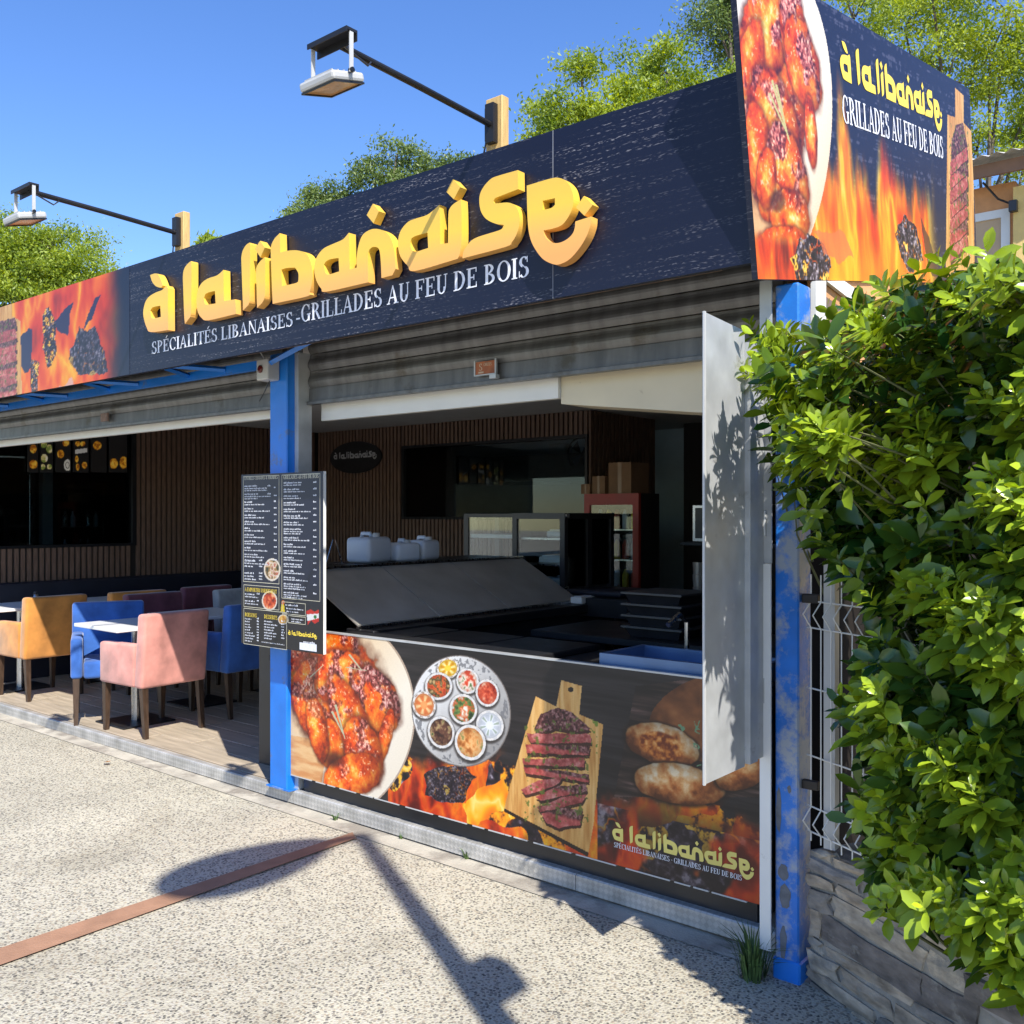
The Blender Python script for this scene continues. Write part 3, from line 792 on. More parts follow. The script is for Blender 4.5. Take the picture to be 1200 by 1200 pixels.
slats_y('slat_panel', KX1+0.001, YB, 9.25, 0.0, ZC-0.003, wr, pitch=0.075, w=0.05)
# kitchen window frame and pane
q = MB(); t = 0.03
q.box(KX0, YB-0.03, KZ0-0.03, KX1, YB+0.02, KZ0); q.box(KX0, YB-0.03, KZ1, KX1, YB+0.02, KZ1+0.03); q.box(KX0-0.005, YB-0.03, KZ0, KX0+0.03, YB+0.02, KZ1); q.box(KX1-0.03, YB-0.03, KZ0, KX1-0.001, YB+0.02, KZ1)
q.box(KX0+0.55, YB+0.021, KZ0, KX0+0.59, YB+0.06, KZ1)
kw = q.build('window_frame', M_BLACKM, bd)
box('pane', (KX0+0.03, YB+0.004, KZ0), (KX1-0.03, YB+0.010, KZ1), M_DGLASS, kw)
# frame and glazing of the mirror stand-in
q = MB(); q.box(XL-0.02, HY0, HZ0-0.028, XL+0.03, HY1, HZ0); q.box(XL-0.02, HY1, HZ0-0.028, XL+0.03, HY1+0.045, HZ1+0.05); q.box(XL-0.02, HY0, HZ1, XL+0.03, HY1, HZ1+0.05)
hf = q.build('window_frame', M_BLACKM, bd)
box('pane', (XL-0.012, HY0, HZ0), (XL-0.006, HY1, HZ1), M_DGLASS, hf)

# posts
def post(x0, x1, y0, y1, z0, z1, m):
    return MB().bevbox(x0, y0, z0, x1, y1, z1, b=0.006, seg=1).build('post', m, bd)
pA = onY(316, 915, YP)[0]; pB = onY(336, 915, YP)[0]
mp_ = post(pA, pB, YP, YP+0.1, 0.007, 2.50, M_BLUE)
box('base_plate', (pA-0.02, YP-0.01, 0.0062), (pB+0.03, YP+0.12, 0.014), M_BLUE2, mp_)
box('guide_rail', (pB+0.001, YP+0.055, 0.007), (pB+0.035, YP+0.15, 2.5), M_GALV, mp_)
YQ = 3.25
rA = onY(908, 800, YQ)[0]; rB = onY(936, 800, YQ)[0]
rp = post(rA, rB, YQ, YQ+0.11, gz(-1.4)-0.05, 2.40, M_BLUE2)
MB().bevbox(rA-0.006, YQ-0.008, gz(-1.4)-0.05, rB+0.008, YQ+0.118, gz(-1.4)+0.075, b=0.006, seg=1).build('post_foot', M_BLUE, rp)
# bare filler patches on the post
for zz, hh, ww, dx in ((0.52, 0.17, 0.011, -0.03), (0.30, 0.06, 0.02, -0.012), (0.215, 0.085, 0.024, -0.008), (0.05, 0.13, 0.013, -0.012), (0.60, 0.03, 0.008, 0.01)):
    pts = []
    for k in range(16):
        a = 2*math.pi*k/16; f = R.uniform(0.72, 1.15); pts.append(((rA+rB)/2+dx+math.cos(a)*ww*f, YQ-0.0012, zz+math.sin(a)*hh*0.5*R.uniform(0.85, 1.1)))
    MB().prism(pts, (0, 0.001, 0)).build('patch', mat('grey_filler', (0.13, 0.14, 0.16), 0.7, 0.3, 25, 0.4, 60), rp)
for a, b in (((rA-0.062), -0.05), ):
    gr = MB().box(rA-0.045, YQ-0.028, 0.015, rA-0.003, YQ-0.022, 1.40).box(rA-0.045, YQ-0.022, 0.015, rA-0.039, YQ+0.06, 1.40).build('guide_rail', M_WHITE, rp)
    MB().box(rA-0.05, YQ-0.018, 1.402, rA-0.004, YQ-0.012, 2.42).box(rA-0.05, YQ-0.012, 1.402, rA-0.044, YQ+0.06, 2.42).build('guide_rail', M_GALV, rp)
box('post', (XR-0.05, 4.55, -0.1), (XR-0.001, 4.65, 2.6), M_BLUE, bd)

# beams under the sign
bz = 2.418
q = MB(); q.box(-10.2, 3.335, bz, -4.62, 3.369, bz+0.05)
q.build('beam', M_BLUE, bd)
q = MB(); pa = onY(312, 424, 3.30); pb = onY(388, 402, 3.10)
q.tube([(pa[0], 3.32, bz+0.02), (pb[0]+0.05, 3.02, bz+0.045)], 0.018, 4); q.build('bracket', M_BLUE, bd)
for xk in (-9.4, -8.4, -7.4, -6.4, -5.4):
    MB().tube([(xk, 3.335, bz+0.03), (xk+0.2, 3.0, bz+0.04)], 0.016, 4).build('bracket', M_BLUE, bd)
    MB().tube([(xk+0.4, 3.335, bz+0.03), (xk+0.2, 3.0, bz+0.04)], 0.016, 4).build('bracket', M_BLUE, bd)
box('soffit', (-4.4, 2.985, bz+0.004), (-1.55, 3.02, bz+0.02), M_SOFF, bd)
box('soffit', (-10.2, 3.0, bz+0.16), (-1.5, 3.50, bz+0.19), M_DARK, bd)
# lintels behind the shutters
box('lintel', (XL, 3.58, 2.165), (-4.62, 3.62, 2.62), M_WHITE, bd)
lx = onY(657, 450, 3.60)[0]
box('lintel', (-4.40, 3.58, 2.12), (lx, 3.62, 2.62), M_WHITE, bd)
c0, c1, c2, c3 = onY(658, 470, 3.62), onY(835, 478, 3.62), onY(835, 360, 3.62), onY(658, 370, 3.62)
q = MB(); q.prism([(lx+0.003, 3.60, c0[2]), (XR-0.1, 3.60, c1[2]-0.05), (XR-0.1, 3.60, 2.6), (lx+0.003, 3.60, 2.6)], (0, 0.25, 0)); q.build('bulkhead', M_CREAM, bd)
# boarded gable end above the hedge
XS = XR + 0.075
def side_poly(name, pts, m, th=0.02, x=XS):
    P = [onX(u, v, x) for u, v in pts]
    return MB().prism([(x, p[1], p[2]) for p in P][::-1], (th, 0, 0)).build(name, m, bd)
side_poly('board', [(950, 326), (962, 326), (962, 420), (950, 420)], M_WHITE, 0.02)
side_poly('board', [(964, 326), (985, 326), (1050, 372), (1050, 392)], M_WHITE, 0.016)
side_poly('panel', [(963, 342), (1010, 376), (963, 381)], mat('brown_sheet', (0.2, 0.13, 0.1), 0.7), 0.008)

# ------------------------------------------------------------------ roller shutters, slat by slat
def shutter(x0, x1, label, group):
    t = thing('roller_shutter', label, 'shutter', ((x0+x1)/2, 3.5, 2.2), 0, group)
    YS = 3.50
    def prof_piece(name, prof, m=M_SHUT):
        n = len(prof); v = [(x, y, z) for x in (x0, x1) for y, z in prof]
        f = [(i, i+n, (i+1) % n+n, (i+1) % n) for i in range(n)] + [tuple(range(n)), tuple(reversed(range(n, 2*n)))]
        o = mesh(name, v, f, m, t); fix_normals(o); return o
    prof_piece('bottom_bar', [(YS-0.02, 2.205), (YS-0.02, 2.222), (YS-0.004, 2.226), (YS, 2.30), (YS+0.02, 2.30), (YS+0.02, 2.205)])
    for k in range(4):
        z = 2.302 + k*0.098; pts = []
        for i in range(9):
            a = i/8; pts.append((YS + 0.004 - 0.016*math.sin(math.pi*min(1, a*1.25)) * (1 if a < 0.8 else 0.35), z + 0.092*a))
        pts += [(YS+0.022, z+0.092), (YS+0.022, z)]
        prof_piece('slat', pts)
    return t
s1 = shutter(-10.2, pA-0.04, 'half-raised grey roller shutter over the dining tables', 'rolled-up shutters')
s2 = shutter(pB+0.04, rA-0.08, 'half-raised grey roller shutter over the serving counter', 'rolled-up shutters')
# maker's plate and latch on the shutter
def shutter_plate(u, v, w, h, par):
    p = onY(u, v, 3.478)
    pl = box('maker_plate', (p[0]-w/2, 3.470, p[2]-h/2), (p[0]+w/2, 3.4775, p[2]+h/2), mat('rusty_red_plate', (0.34, 0.10, 0.035), 0.5, 0.3, 20), par)
    q = MB()
    z0, z1, xa, xb = p[2]-h/2, p[2]+h/2, p[0]-w/2, p[0]+w/2
    q.box(xa-0.008, 3.466, z0-0.006, xa, 3.4775, z1+0.006); q.box(xb, 3.466, z0-0.006, xb+0.008, 3.4775, z1+0.006); q.box(xa, 3.466, z0-0.006, xb, 3.4775, z0); 
    q.build('frame', M_GALV, pl)
    q = MB(); text_mesh(q, 'S', (xa+w*0.18, 3.469, z0+h*0.3), EX, EZ, h*0.55, None, 0.0005)
    text_mesh(q, 'OREIS', (xa+w*0.42, 3.469, z0+h*0.62), EX, EZ, h*0.25, w*0.42, 0.0005)
    q.box(xa+w*0.15, 3.4682, z0+h*0.1, xa+w*0.42, 3.469, z0+h*0.22)
    q.build('lettering', mat('pale_print', (0.55, 0.42, 0.3), 0.5), pl)
    box('lock', (xb-0.02, 3.45, z0-0.028), (xb+0.02, 3.4775, z0-0.009), M_GALV, pl)
shutter_plate(570, 427, 0.125, 0.062, s2)
p = onY(124, 485, 3.478)
box('latch', (p[0]-0.05, 3.462, p[2]-0.03), (p[0]+0.05, 3.4775, p[2]+0.03), mat('rusty_latch', (0.2, 0.13, 0.1), 0.7, 0.3, 30), s1, 0.004)

# alarm box on the post
pb_ = onY(318, 430, YP-0.02)
ab = thing('alarm_box', 'small grey electrical box with red eye at top of blue post', 'box', (pb_[0], YP-0.04, pb_[2]-0.06))
MB().bevbox(pb_[0]-0.055, YP-0.085, pb_[2]-0.062, pb_[0]+0.055, YP-0.002, pb_[2]+0.058, b=0.008).build('housing', M_LGREY, ab)
q = MB(); q.lathe(0, 0, [(0.022, 0), (0.022, 0.006), (0.012, 0.011)], 14)
mesh('eye', [(pb_[0]-0.012+a, YP-0.0855-c, pb_[2]+b) for a, b, c in q.v], q.f, mat('dark_red_lens', (0.1, 0.008, 0.006), 0.2), ab)
MB().tube([(pb_[0]+0.01, YP-0.04, pb_[2]-0.062), (pb_[0]-0.02, YP-0.05, pb_[2]-0.12), (pb_[0]-0.10, YP-0.03, pb_[2]-0.17)], 0.003, 5).build('cable', M_BLACK, ab)
MB().tube([(pb_[0]-0.03, YP-0.04, pb_[2]+0.058), (pb_[0]-0.045, YP-0.06, pb_[2]+0.10), (pb_[0]-0.02, YP-0.05, pb_[2]+0.14)], 0.004, 5).build('cable', M_LGREY, ab)

# ================================================================== FASCIA SIGN
FZ0, FZ1 = 2.412, 3.062
fs_ = thing('fascia_sign', 'long navy shop sign above the shutters with raised gold letters', 'sign', (-5.0, YF, FZ0))
XJ = onY(648, 300, YF)[0]; XA = onY(140, 400, YF)[0]; XE = onY(888, 322, YF)[0]-0.024
def fpanel(x0, x1): return MB().box(x0, YF, FZ0, x1, YF+0.025, FZ1).build('panel', M_FASC, fs_)
fpanel(-10.4, XJ-0.0025); fpanel(XJ+0.0025, XE)
q = MB(); q.box(-10.4, YF+0.026, FZ0+0.02, XE, YF+0.06, FZ0+0.06); q.box(-10.4, YF+0.026, FZ1-0.07, XE, YF+0.06, FZ1-0.03)
x = -10.2
while x < XE-0.05: q.box(x, YF+0.027, FZ0+0.06, x+0.04, YF+0.058, FZ1-0.07); x += 0.9
q.build('frame', M_BLUE2, fs_)
box('joint', (XJ-0.0016, YF-0.0008, FZ0), (XJ+0.0016, YF+0.02, FZ1), mat('joint_grey', (0.17, 0.18, 0.21), 0.6), fs_)
for nm, ls in LOGO:
    vs, fc = filled(ls, extrude=0.021, bevel=0.0)
    mesh('letter', [(v[0], YF-0.027 - v[2], v[1]) for v in vs], fc, M_GOLD, fs_)
q = MB(); ta = onY(178, 411, YF); tb = onY(344, 379, YF)
text_parts('SPÉCIALITÉS LIBANAISES', (ta[0], YF, ta[2]), EX, EZ, 0.070, tb[0]-ta[0], M_TEXTW, fs_)
tc_ = onY(346, 376, YF); q.add([(tc_[0]+0.01, YF-0.002, tc_[2]+0.02), (tc_[0]+0.04, YF-0.002, tc_[2]+0.02), (tc_[0]+0.04, YF-0.002, tc_[2]+0.028), (tc_[0]+0.01, YF-0.002, tc_[2]+0.028)], [(0,1,2,3)])
ta = onY(353, 375, YF); tb = onY(621, 318, YF)
text_parts('GRILLADES AU FEU DE BOIS', (ta[0], YF, (ta[2]+tb[2])/2), EX, EZ, 0.082, tb[0]-ta[0], M_TEXTW, fs_)
q.build('dash', M_TEXTW, fs_)
# flame print at the left end
x0 = -9.0
cv = Canvas((x0, YF, FZ0+0.001), EX, EZ, XA-x0+0.12, FZ1-FZ0-0.002, 300, 110, lambda u, v: onY(u, v, YF))
cv.C[:] = (19, 26, 52)
fade = sstep(cv.st(140, 400)[0]+0.06, cv.st(118, 400)[0], cv.S + 0.12*(fbm(cv.S*4, cv.T*4, 3)-0.5))
cv.flames(fade, 0.08, 3.4, 1.8, 3)
for pts in ([(15,395),(40,380),(38,420),(28,430),(16,410)], [(62,372),(85,350),(82,372),(78,392),(68,388)], [(98,380),(112,345),(118,340),(108,375)]):
    cv.mix(cv.poly(pts, 0.05, 6), (36, 40, 78), 0.95)
m = cv.poly([(82,405),(94,380),(102,385),(112,382),(122,405),(126,432),(108,436),(92,434),(82,420)], 0.03, 12); cv.coals(m, 14, 2, 0.06); cv.mix(m, (44,46,70), 0.35)
m = cv.poly([(50,365),(58,356),(66,375),(66,410),(56,428),(50,400)], 0.03, 12); cv.coals(m, 30, 5, 0.25)
m = cv.poly([(36,418),(46,420),(44,465),(36,462)], 0.02, 12); cv.coals(m, 26, 8, 0.1)
m = cv.poly([(52,462),(82,440),(90,452),(60,470)], 0.03, 12); cv.mix(m, (226,178,182), 0.8)
brd = [(-40,372),(-6,366),(-5,352),(14,350),(14,366),(24,372),(26,465),(-40,480)]
sl_ = [[(-20,378+k*13),(18,368+k*13),(20,380+k*13),(-20,392+k*13)] for k in range(7)]
cv.steak([(-20,372),(20,370),(20,460),(-20,470)], brd, sl_, None, 4)
cv.build('flame_print', M_PRINT, fs_, 0.0012)

# ================================================================== CORNER SIGN (tilted panel at the end of the fascia)
XP = onY(888, 322, YF)[0]
bl = onX(888, 323, XP); tl = onX(865, 0, XP); tr = onX(1143, 105, XP); br = onX(1146, 328, XP)
e1 = (br - bl); W1 = np.linalg.norm(e1); e1 = e1/W1; e2 = np.cross(EX, e1); e2 = e2 if e2[2] > 0 else -e2
H1 = abs((tr - bl) @ e2)
cs = thing('corner_sign', 'tilted corner sign with roast chicken and flames beside the gold lettering', 'sign', tuple(bl))
q = MB(); q.prism([bl, bl+e1*W1, bl+e1*W1+e2*H1, bl+e2*H1], (-0.02, 0, 0)); q.build('panel', M_FASC, cs); fix_normals(cs.children[0])
q = MB()
for k in (0.1, 0.9): q.prism([bl+e1*0.12+e2*H1*k-EX*0.021, bl+e1*W1+e2*H1*k-EX*0.021, bl+e1*W1+e2*(H1*k+0.04)-EX*0.021, bl+e1*0.12+e2*(H1*k+0.04)-EX*0.021], (-0.03,0,0))
for k in (0.25, 0.6, 0.93): q.prism([bl+e1*W1*k-EX*0.052, bl+e1*(W1*k+0.05)-EX*0.052, bl+e1*(W1*k+0.05)+e2*H1*0.96-EX*0.052, bl+e1*W1*k+e2*H1*0.96-EX*0.052], (-0.03,0,0))
q.build('frame', M_BLUE2, cs)
cv = Canvas(bl, e1, e2, W1, H1, 640, 300, lambda u, v: onX(u, v, XP))
n = fbm(cv.S*2, cv.T*90, 3, 3)*fbm(cv.S*40, cv.T*40, 3, 5)
cv.C[:] = (30, 33, 60); cv.mix(sstep(0.36, 0.46, n), (120, 120, 140), 0.5)
# flames: tongues above the bottom edge
hgt = 0.30 + 0.30*fbm(cv.S*5.5, cv.S*0+1, 3, 6) + 0.5*(vnoise(cv.S*9, cv.S*0, 7)-0.45)
hgt = np.where(cv.S < cv.st(975, 300)[0], hgt, hgt)
fm = sstep(1.0, 0.55, cv.T/np.maximum(hgt*1.15, 0.05) + 0.5*(fbm(cv.S*14, cv.T*4, 4, 2)-0.5))
fm = fm*sstep(cv.st(1098,300)[0]+0.05, cv.st(1085,300)[0], cv.S)
cv.flames(fm, 0.16, 6.5, 1.6, 9)
core = fm*sstep(0.62, 0.1, cv.T/np.maximum(hgt, 0.05)); cv.mix(core, (255, 196, 40), 0.45)
m = cv.poly([(1048,265),(1060,250),(1074,262),(1082,300),(1070,318),(1056,300)], 0.03, 14); cv.coals(m, 22, 3, 0.05)
m = cv.poly([(1078,250),(1092,285),(1100,318),(1092,322),(1084,290)], 0.02, 12); cv.mix(m, (60,40,40), 0.7)
# plate and chicken
r, x, y = cv.ell(905, 140, 78, 195, 3)
pm_ = r < 1
cv.mix(pm_, cramp(0.5+0.25*x+0.2*y, [(0.2,(250,244,236)),(0.6,(252,240,222)),(1,(238,196,150))]))
cv.mix(pm_ & (cv.T < cv.st(890,190)[1]) & (cv.S < cv.st(912,200)[0]), (236,178,120), 0.9)
ch = [(907,110,42,140,0,0.6),(898,35,30,70,8,0.9),(878,95,18,80,5,0.75),(928,25,15,60,-4,1.0),(941,72,19,62,-12,0.95),(908,140,27,70,-14,0.75),(888,170,16,56,-4,0.5),(950,150,7,46,-4,0.2),(924,195,21,58,-16,0.8),(903,232,15,26,4,0.25),(926,250,24,34,-10,0.35),(898,205,12,38,2,0.1),(918,285,32,26,0,0.2)]
cv.meat(ch, 3)
r, x, y = cv.ell(911, 232, 12, 17, 4); cv.mix(sstep(1, 0.5, r), (52,20,18), 0.6)
for a, b in (((903,90),(925,165)), ((900,105),(920,150)), ((908,95),(923,160))):
    m = cv.poly([a, (a[0]+2.5, a[1]), (b[0]+1.5, b[1]), b]); cv.mix(m, (206,196,130))
lowm = sstep(cv.st(890, 262)[1], cv.st(890, 285)[1], cv.T)*(cv.S < cv.st(968, 300)[0])
cv.flames(lowm, 0.05, 9, 2.2, 14, 0.95)
m = cv.poly([(925,300),(938,275),(952,268),(968,285),(975,310),(962,324),(930,324)], 0.05, 9); cv.coals(m, 20, 9, 0.1)
m = cv.poly([(955,262),(985,268),(1000,290),(985,305),(965,292)], 0.04, 9); cv.mix(m, (236,120,70), 0.75)
# cutting board with sliced steak
brd = [(1110,130),(1119,134),(1119,99),(1129,108),(1129,140),(1140,152),(1142,324),(1108,322)]
slc = [[(1115,160),(1120,142),(1128,140),(1133,165),(1114,186)]] + [[(1113,186+k*17),(1133,168+k*17),(1134,182+k*17),(1113,202+k*17)] for k in range(7)]
cv.steak([(1112,140),(1135,140),(1136,310),(1112,310)], brd, slc, None, 8)
cv.build('picture_print', M_PRINT, cs, 0.0012)
a0 = cv.st(985, 92); a1 = cv.st(1104, 148)
flat_logo('lettering', bl + e1*a0[0] + e2*(cv.st(1104,152)[1]), e1, e2, a1[0]-a0[0], (a1[0]-a0[0])*LASP, M_TEXTY, cs, 0.003, True)
q = MB(); a0 = cv.st(987, 138); a1 = cv.st(1105, 182)
text_parts('GRILLADES AU FEU DE BOIS', bl + e1*a0[0] + e2*min(a0[1], a1[1]), e1, e2, 0.105, a1[0]-a0[0], M_TEXTW, cs, 0.003)

# ================================================================== COUNTER BANNER
YN = 3.40
bx0 = onY(340, 820, YN)[0]; bx1 = onY(897, 900, YN)[0]; BZ0, BZ1 = 0.095, 0.925
bn = thing('counter_banner', 'printed banner of chicken, mezze plate and steak along the counter front', 'banner', ((bx0+bx1)/2, YN, BZ0))
MB().box(bx0, YN, BZ0, bx1, YN+0.02, BZ1).build('panel', M_WHITE, bn)
cv = Canvas((bx0, YN, BZ0), EX, EZ, bx1-bx0, BZ1-BZ0, 1000, 290, lambda u, v: onY(u, v, YN))
gn = fbm(cv.S*3, cv.T*60, 4, 2); cv.C[:] = cramp(gn, [(0.3,(26,22,23)),(0.7,(48,42,43))])
# fire along the lower edge
hg = 0.30 + 0.22*(fbm(cv.S*2.6, cv.S*0, 3, 4)-0.35)
fm = sstep(1.05, 0.7, cv.T/np.maximum(hg,0.05) + 0.5*(fbm(cv.S*9, cv.T*9, 4, 3)-0.5))*(cv.S > cv.st(455,900)[0])
cv.coals(fm > 0.3, 7, 3, 0.5); cv.flames(fm*(fbm(cv.S*4, cv.T*4, 3, 8) > 0.45), 0.0, 6, 3.5, 5, 0.92)
m = cv.poly([(495,905),(520,890),(545,893),(560,905),(545,930),(520,940),(498,930)], 0.03, 10); cv.coals(m, 26, 6, 0.02); cv.mix(m, (40,32,40), 0.4)
m = cv.poly([(540,945),(575,915),(590,905),(600,930),(575,960),(545,965)], 0.04, 8); cv.flames(m, 0.25, 5, 3, 21)
rt = (cv.S > cv.st(700,900)[0])*sstep(cv.st(800,930)[1], cv.st(800,990)[1], cv.T)
cv.mix(rt, (34, 24, 24), 0.85)
cv.coals(rt*(fbm(cv.S*3, cv.T*3, 3, 31) > 0.40) > 0.5, 8, 19, 0.12); cv.mix(rt, (34, 24, 24), 0.45)
cv.flames(rt*sstep(0.50, 0.60, fbm(cv.S*4.5, cv.T*4.5, 4, 12)), -0.12, 5, 3, 23, 0.9)
# plate with roast chicken
r, x, y = cv.ell(372, 838, 104, 122, 8)
cv.mix(r < 1, cramp(0.5+0.3*x+0.15*y, [(0,(226,170,110)),(0.45,(240,206,160)),(0.7,(250,238,216)),(1,(238,224,200))]))
cv.mix((r > 0.985) & (r < 1.0), (150,120,100), 0.6)
cv.mix((r < 1) & (x < 0.15) & (y > 0.2), cramp(fbm(cv.S*8, cv.T*40, 3, 3), [(0.3,(214,140,78)),(0.7,(238,190,130))]), 0.9)
ch = [(398,815,56,78,-14,0.5),(385,752,36,26,-8,0.9),(352,790,16,44,0,0.6),(375,815,34,52,-12,0.65),(398,790,32,34,10,0.85),(440,815,27,42,-26,1.0),(412,842,20,62,-22,0.7),(452,858,8,34,12,0.2),(388,868,18,30,-4,0.15),(372,850,12,40,-10,0.3),(425,876,22,44,-16,0.75),(412,905,36,26,-24,0.35)]
cv.meat(ch, 0)
r, x, y = cv.ell(391, 886, 13, 14, 0); cv.mix(sstep(1, 0.3, r), (54,18,14), 0.75)
for a, b in (((392,822),(404,862)), ((388,830),(403,858)), ((408,763),(424,782)), ((405,778),(430,782)), ((362,790),(378,776))):
    m = cv.poly([a, (a[0]+2.6, a[1]-0.5), (b[0]+1, b[1]), b]); cv.mix(m, (196,196,158))
# mezze platter
r, x, y = cv.ell(538, 829, 56.5, 64.5, -14)
cv.mix(r < 1.02, (120,110,104)); cv.mix(r < 1, cramp(0.55-0.25*x-0.3*y+0.2*(fbm(cv.S*30, cv.T*30, 3)-0.5), [(0.2,(160,156,152)),(0.8,(236,234,230))]))
orn = (fbm(cv.S*60, cv.T*60, 2, 6) > 0.6) & (r > 0.8) & (r < 0.97); cv.mix(orn, (120,120,122), 0.8)
bowls = [(525,779,13,12,'egg'),(548,794,13,15,'salad'),(514,800,16,16,'tab'),(571,808,13.5,16,'red'),(497,822,13.5,16,'hum'),(543,827,16,18,'green'),(574,846,16,18,'white'),(517,854,15.5,19,'dark'),(551,866,18,21,'pastry')]
PAL = {'egg':[(0.2,(222,150,20)),(0.5,(250,206,60)),(0.8,(255,236,170))],'salad':[(0.3,(214,70,40)),(0.45,(240,196,170)),(0.6,(250,230,214)),(0.75,(90,120,60))],'tab':[(0.3,(190,60,30)),(0.45,(226,110,50)),(0.55,(70,60,30)),(0.8,(220,180,120))],'red':[(0.3,(150,34,20)),(0.55,(220,88,54)),(0.8,(244,190,160))],'hum':[(0.3,(226,120,60)),(0.55,(244,168,100)),(0.8,(250,210,150))],'green':[(0.3,(40,60,30)),(0.5,(110,140,70)),(0.62,(220,90,40)),(0.8,(230,230,210))],'white':[(0.3,(200,204,210)),(0.6,(244,244,246)),(0.9,(120,140,110))],'dark':[(0.3,(54,30,24)),(0.5,(104,64,48)),(0.7,(190,160,110)),(0.85,(60,90,40))],'pastry':[(0.3,(176,100,40)),(0.5,(222,146,76)),(0.7,(240,184,120)),(0.9,(110,130,60))]}
for k, (u, v, a, b, kd) in enumerate(bowls):
    r, x, y = cv.ell(u, v+2, a*1.04, b*1.04, -14); cv.mix(sstep(1.15, 0.95, r), (30,24,22), 0.7)
    r, x, y = cv.ell(u, v, a, b, -14); cv.mix(r < 1, (238,232,224))
    cv.mix((r > 0.86) & (r < 0.97) & (np.cos(np.arctan2(y, x)*9) > 0.2), (150,120,100) if kd in ('egg','hum') else (206,206,208), 0.7)
    g = fbm(cv.S*42, cv.T*42, 3, 30+k) if kd not in ('egg','hum','white') else 0.5+0.35*np.cos(np.arctan2(y, x)*6)*(r > 0.3)*(r < 0.7)-0.1*r
    cv.mix(r < 0.84, np.clip(cramp(g, PAL[kd])*(1.08-0.3*np.clip(r,0,1)[..., None]**2), 0, 255))
# steak on a board
brd = [(628,812),(652,824),(658,793),(682,800),(679,833),(707,845),(696,960),(690,995),(591,943),(597,920)]
slc = [[(626,850),(634,832),(655,825),(672,832),(693,850),(680,854),(650,850),(630,856)],[(617,855),(640,856),(692,856),(693,866),(660,867),(622,866)],[(616,868),(650,869),(692,870),(690,881),(650,880),(617,878)],[(612,884),(640,885),(686,884),(684,895),(640,893),(613,891)],[(613,894),(650,898),(690,904),(690,912),(650,907),(616,902)],[(611,922),(630,910),(660,906),(655,914),(635,922),(616,928)],[(627,930),(650,918),(688,914),(688,922),(655,930),(634,934)],[(630,942),(660,930),(688,926),(682,936),(650,944),(633,948)],[(634,950),(660,942),(684,946),(680,962),(655,966),(640,960)]]
cv.steak([(615,840),(690,836),(690,960),(615,960)], brd, slc, [(591,943),(591,947),(689,1000),(690,995)], 3)
r, x, y = cv.ell(669, 804, 3.4, 3, 0); cv.mix(r < 1, (40,26,20))
cv.mix((fbm(cv.S*70, cv.T*70, 2, 9) > 0.62) & cv.poly([(692,838),(702,842),(700,880),(694,880)]), (120,140,50))
# dark timber, bread and leaves at the right
m = cv.poly([(745,800),(905,780),(905,930),(720,930)]); cv.mix(m, cramp(fbm(cv.S*4, cv.T*55, 4, 15), [(0.35,(28,20,18)),(0.62,(66,48,42)),(0.8,(120,92,84))]), 0.9)
r, x, y = cv.ell(838, 836, 82, 50, -12, 0.05, 5); cv.mix(r < 1, cramp(fbm(cv.S*7, cv.T*9, 4, 17), [(0.3,(84,44,20)),(0.6,(140,82,42)),(0.85,(176,116,66))]))
for (u, v, a, b, rot, sd) in ((775,868,46,24,18,1),(795,915,56,24,10,5),(868,900,34,22,-22,7)):
    r, x, y = cv.ell(u, v, a, b, rot, 0.12, 9); cv.mix(sstep(1.14, 0.95, r), (30,16,10), 0.8)
    g = fbm(cv.S*22, cv.T*22, 5, sd+50)
    cv.mix(sstep(1, 0.94, r), np.clip(cramp(g+0.25*(-y), [(0.2,(110,54,24)),(0.45,(190,108,50)),(0.65,(226,168,104)),(0.85,(244,220,180))])*(1.1-0.4*np.clip(r,0,1)[..., None]**2), 0, 255))
r, x, y = cv.ell(776, 870, 30, 17, 18, 0.1, 12); cv.mix(sstep(1, 0.8, r), cramp(fbm(cv.S*50, cv.T*50, 3, 70), [(0.3,(120,50,18)),(0.55,(206,118,46)),(0.8,(236,176,104))]))
gl = (np.abs(fbm(cv.S*16, cv.T*16, 3, 71)-0.5) < 0.022) & cv.poly([(795,845),(820,840),(822,895),(800,890)]); cv.mix(gl, (110,150,110))
cv.build('food_print', M_PRINT, bn, 0.0012, scale=0.9)
a0 = onY(718, 985, YN); a1 = onY(890, 1028, YN); zb = onY(718, 986, YN)[2]; 
flat_logo('lettering', (a0[0], YN, onY(882, 1030, YN)[2]+0.006), EX, EZ, a1[0]-a0[0]-0.02, (a1[0]-a0[0])*LASP*1.08, mat('pale_yellow_print', (0.75, 0.62, 0.16), 0.4, 0.1), bn, 0.003, True)
q = MB(); b0 = onY(720, 992, YN); b1 = onY(870, 1027, YN); text_mesh(q, 'SPÉCIALITÉS LIBANAISES - GRILLADES AU FEU DE BOIS', (b0[0], YN, onY(882, 1030, YN)[2]-0.003), EX, EZ, 0.021, b1[0]-b0[0], 0.0034); q.build('lettering', M_TEXTW, bn, kind='stuff')
# chipped edging along top and bottom
q = MB(); x = bx0
while x < bx1-0.1:
    w = R.uniform(0.03, 0.22); q.box(x, YN-0.003, BZ0-0.006, min(x+w, bx1), YN+0.02, BZ0-0.0005); x += w + R.uniform(0.004, 0.05)
q.build('edging', M_LGREY, bn, kind='stuff')
MB().box(bx0, YN-0.004, BZ1+0.0006, bx1, YN+0.024, BZ1+0.008).build('edging', M_GALV, bn)

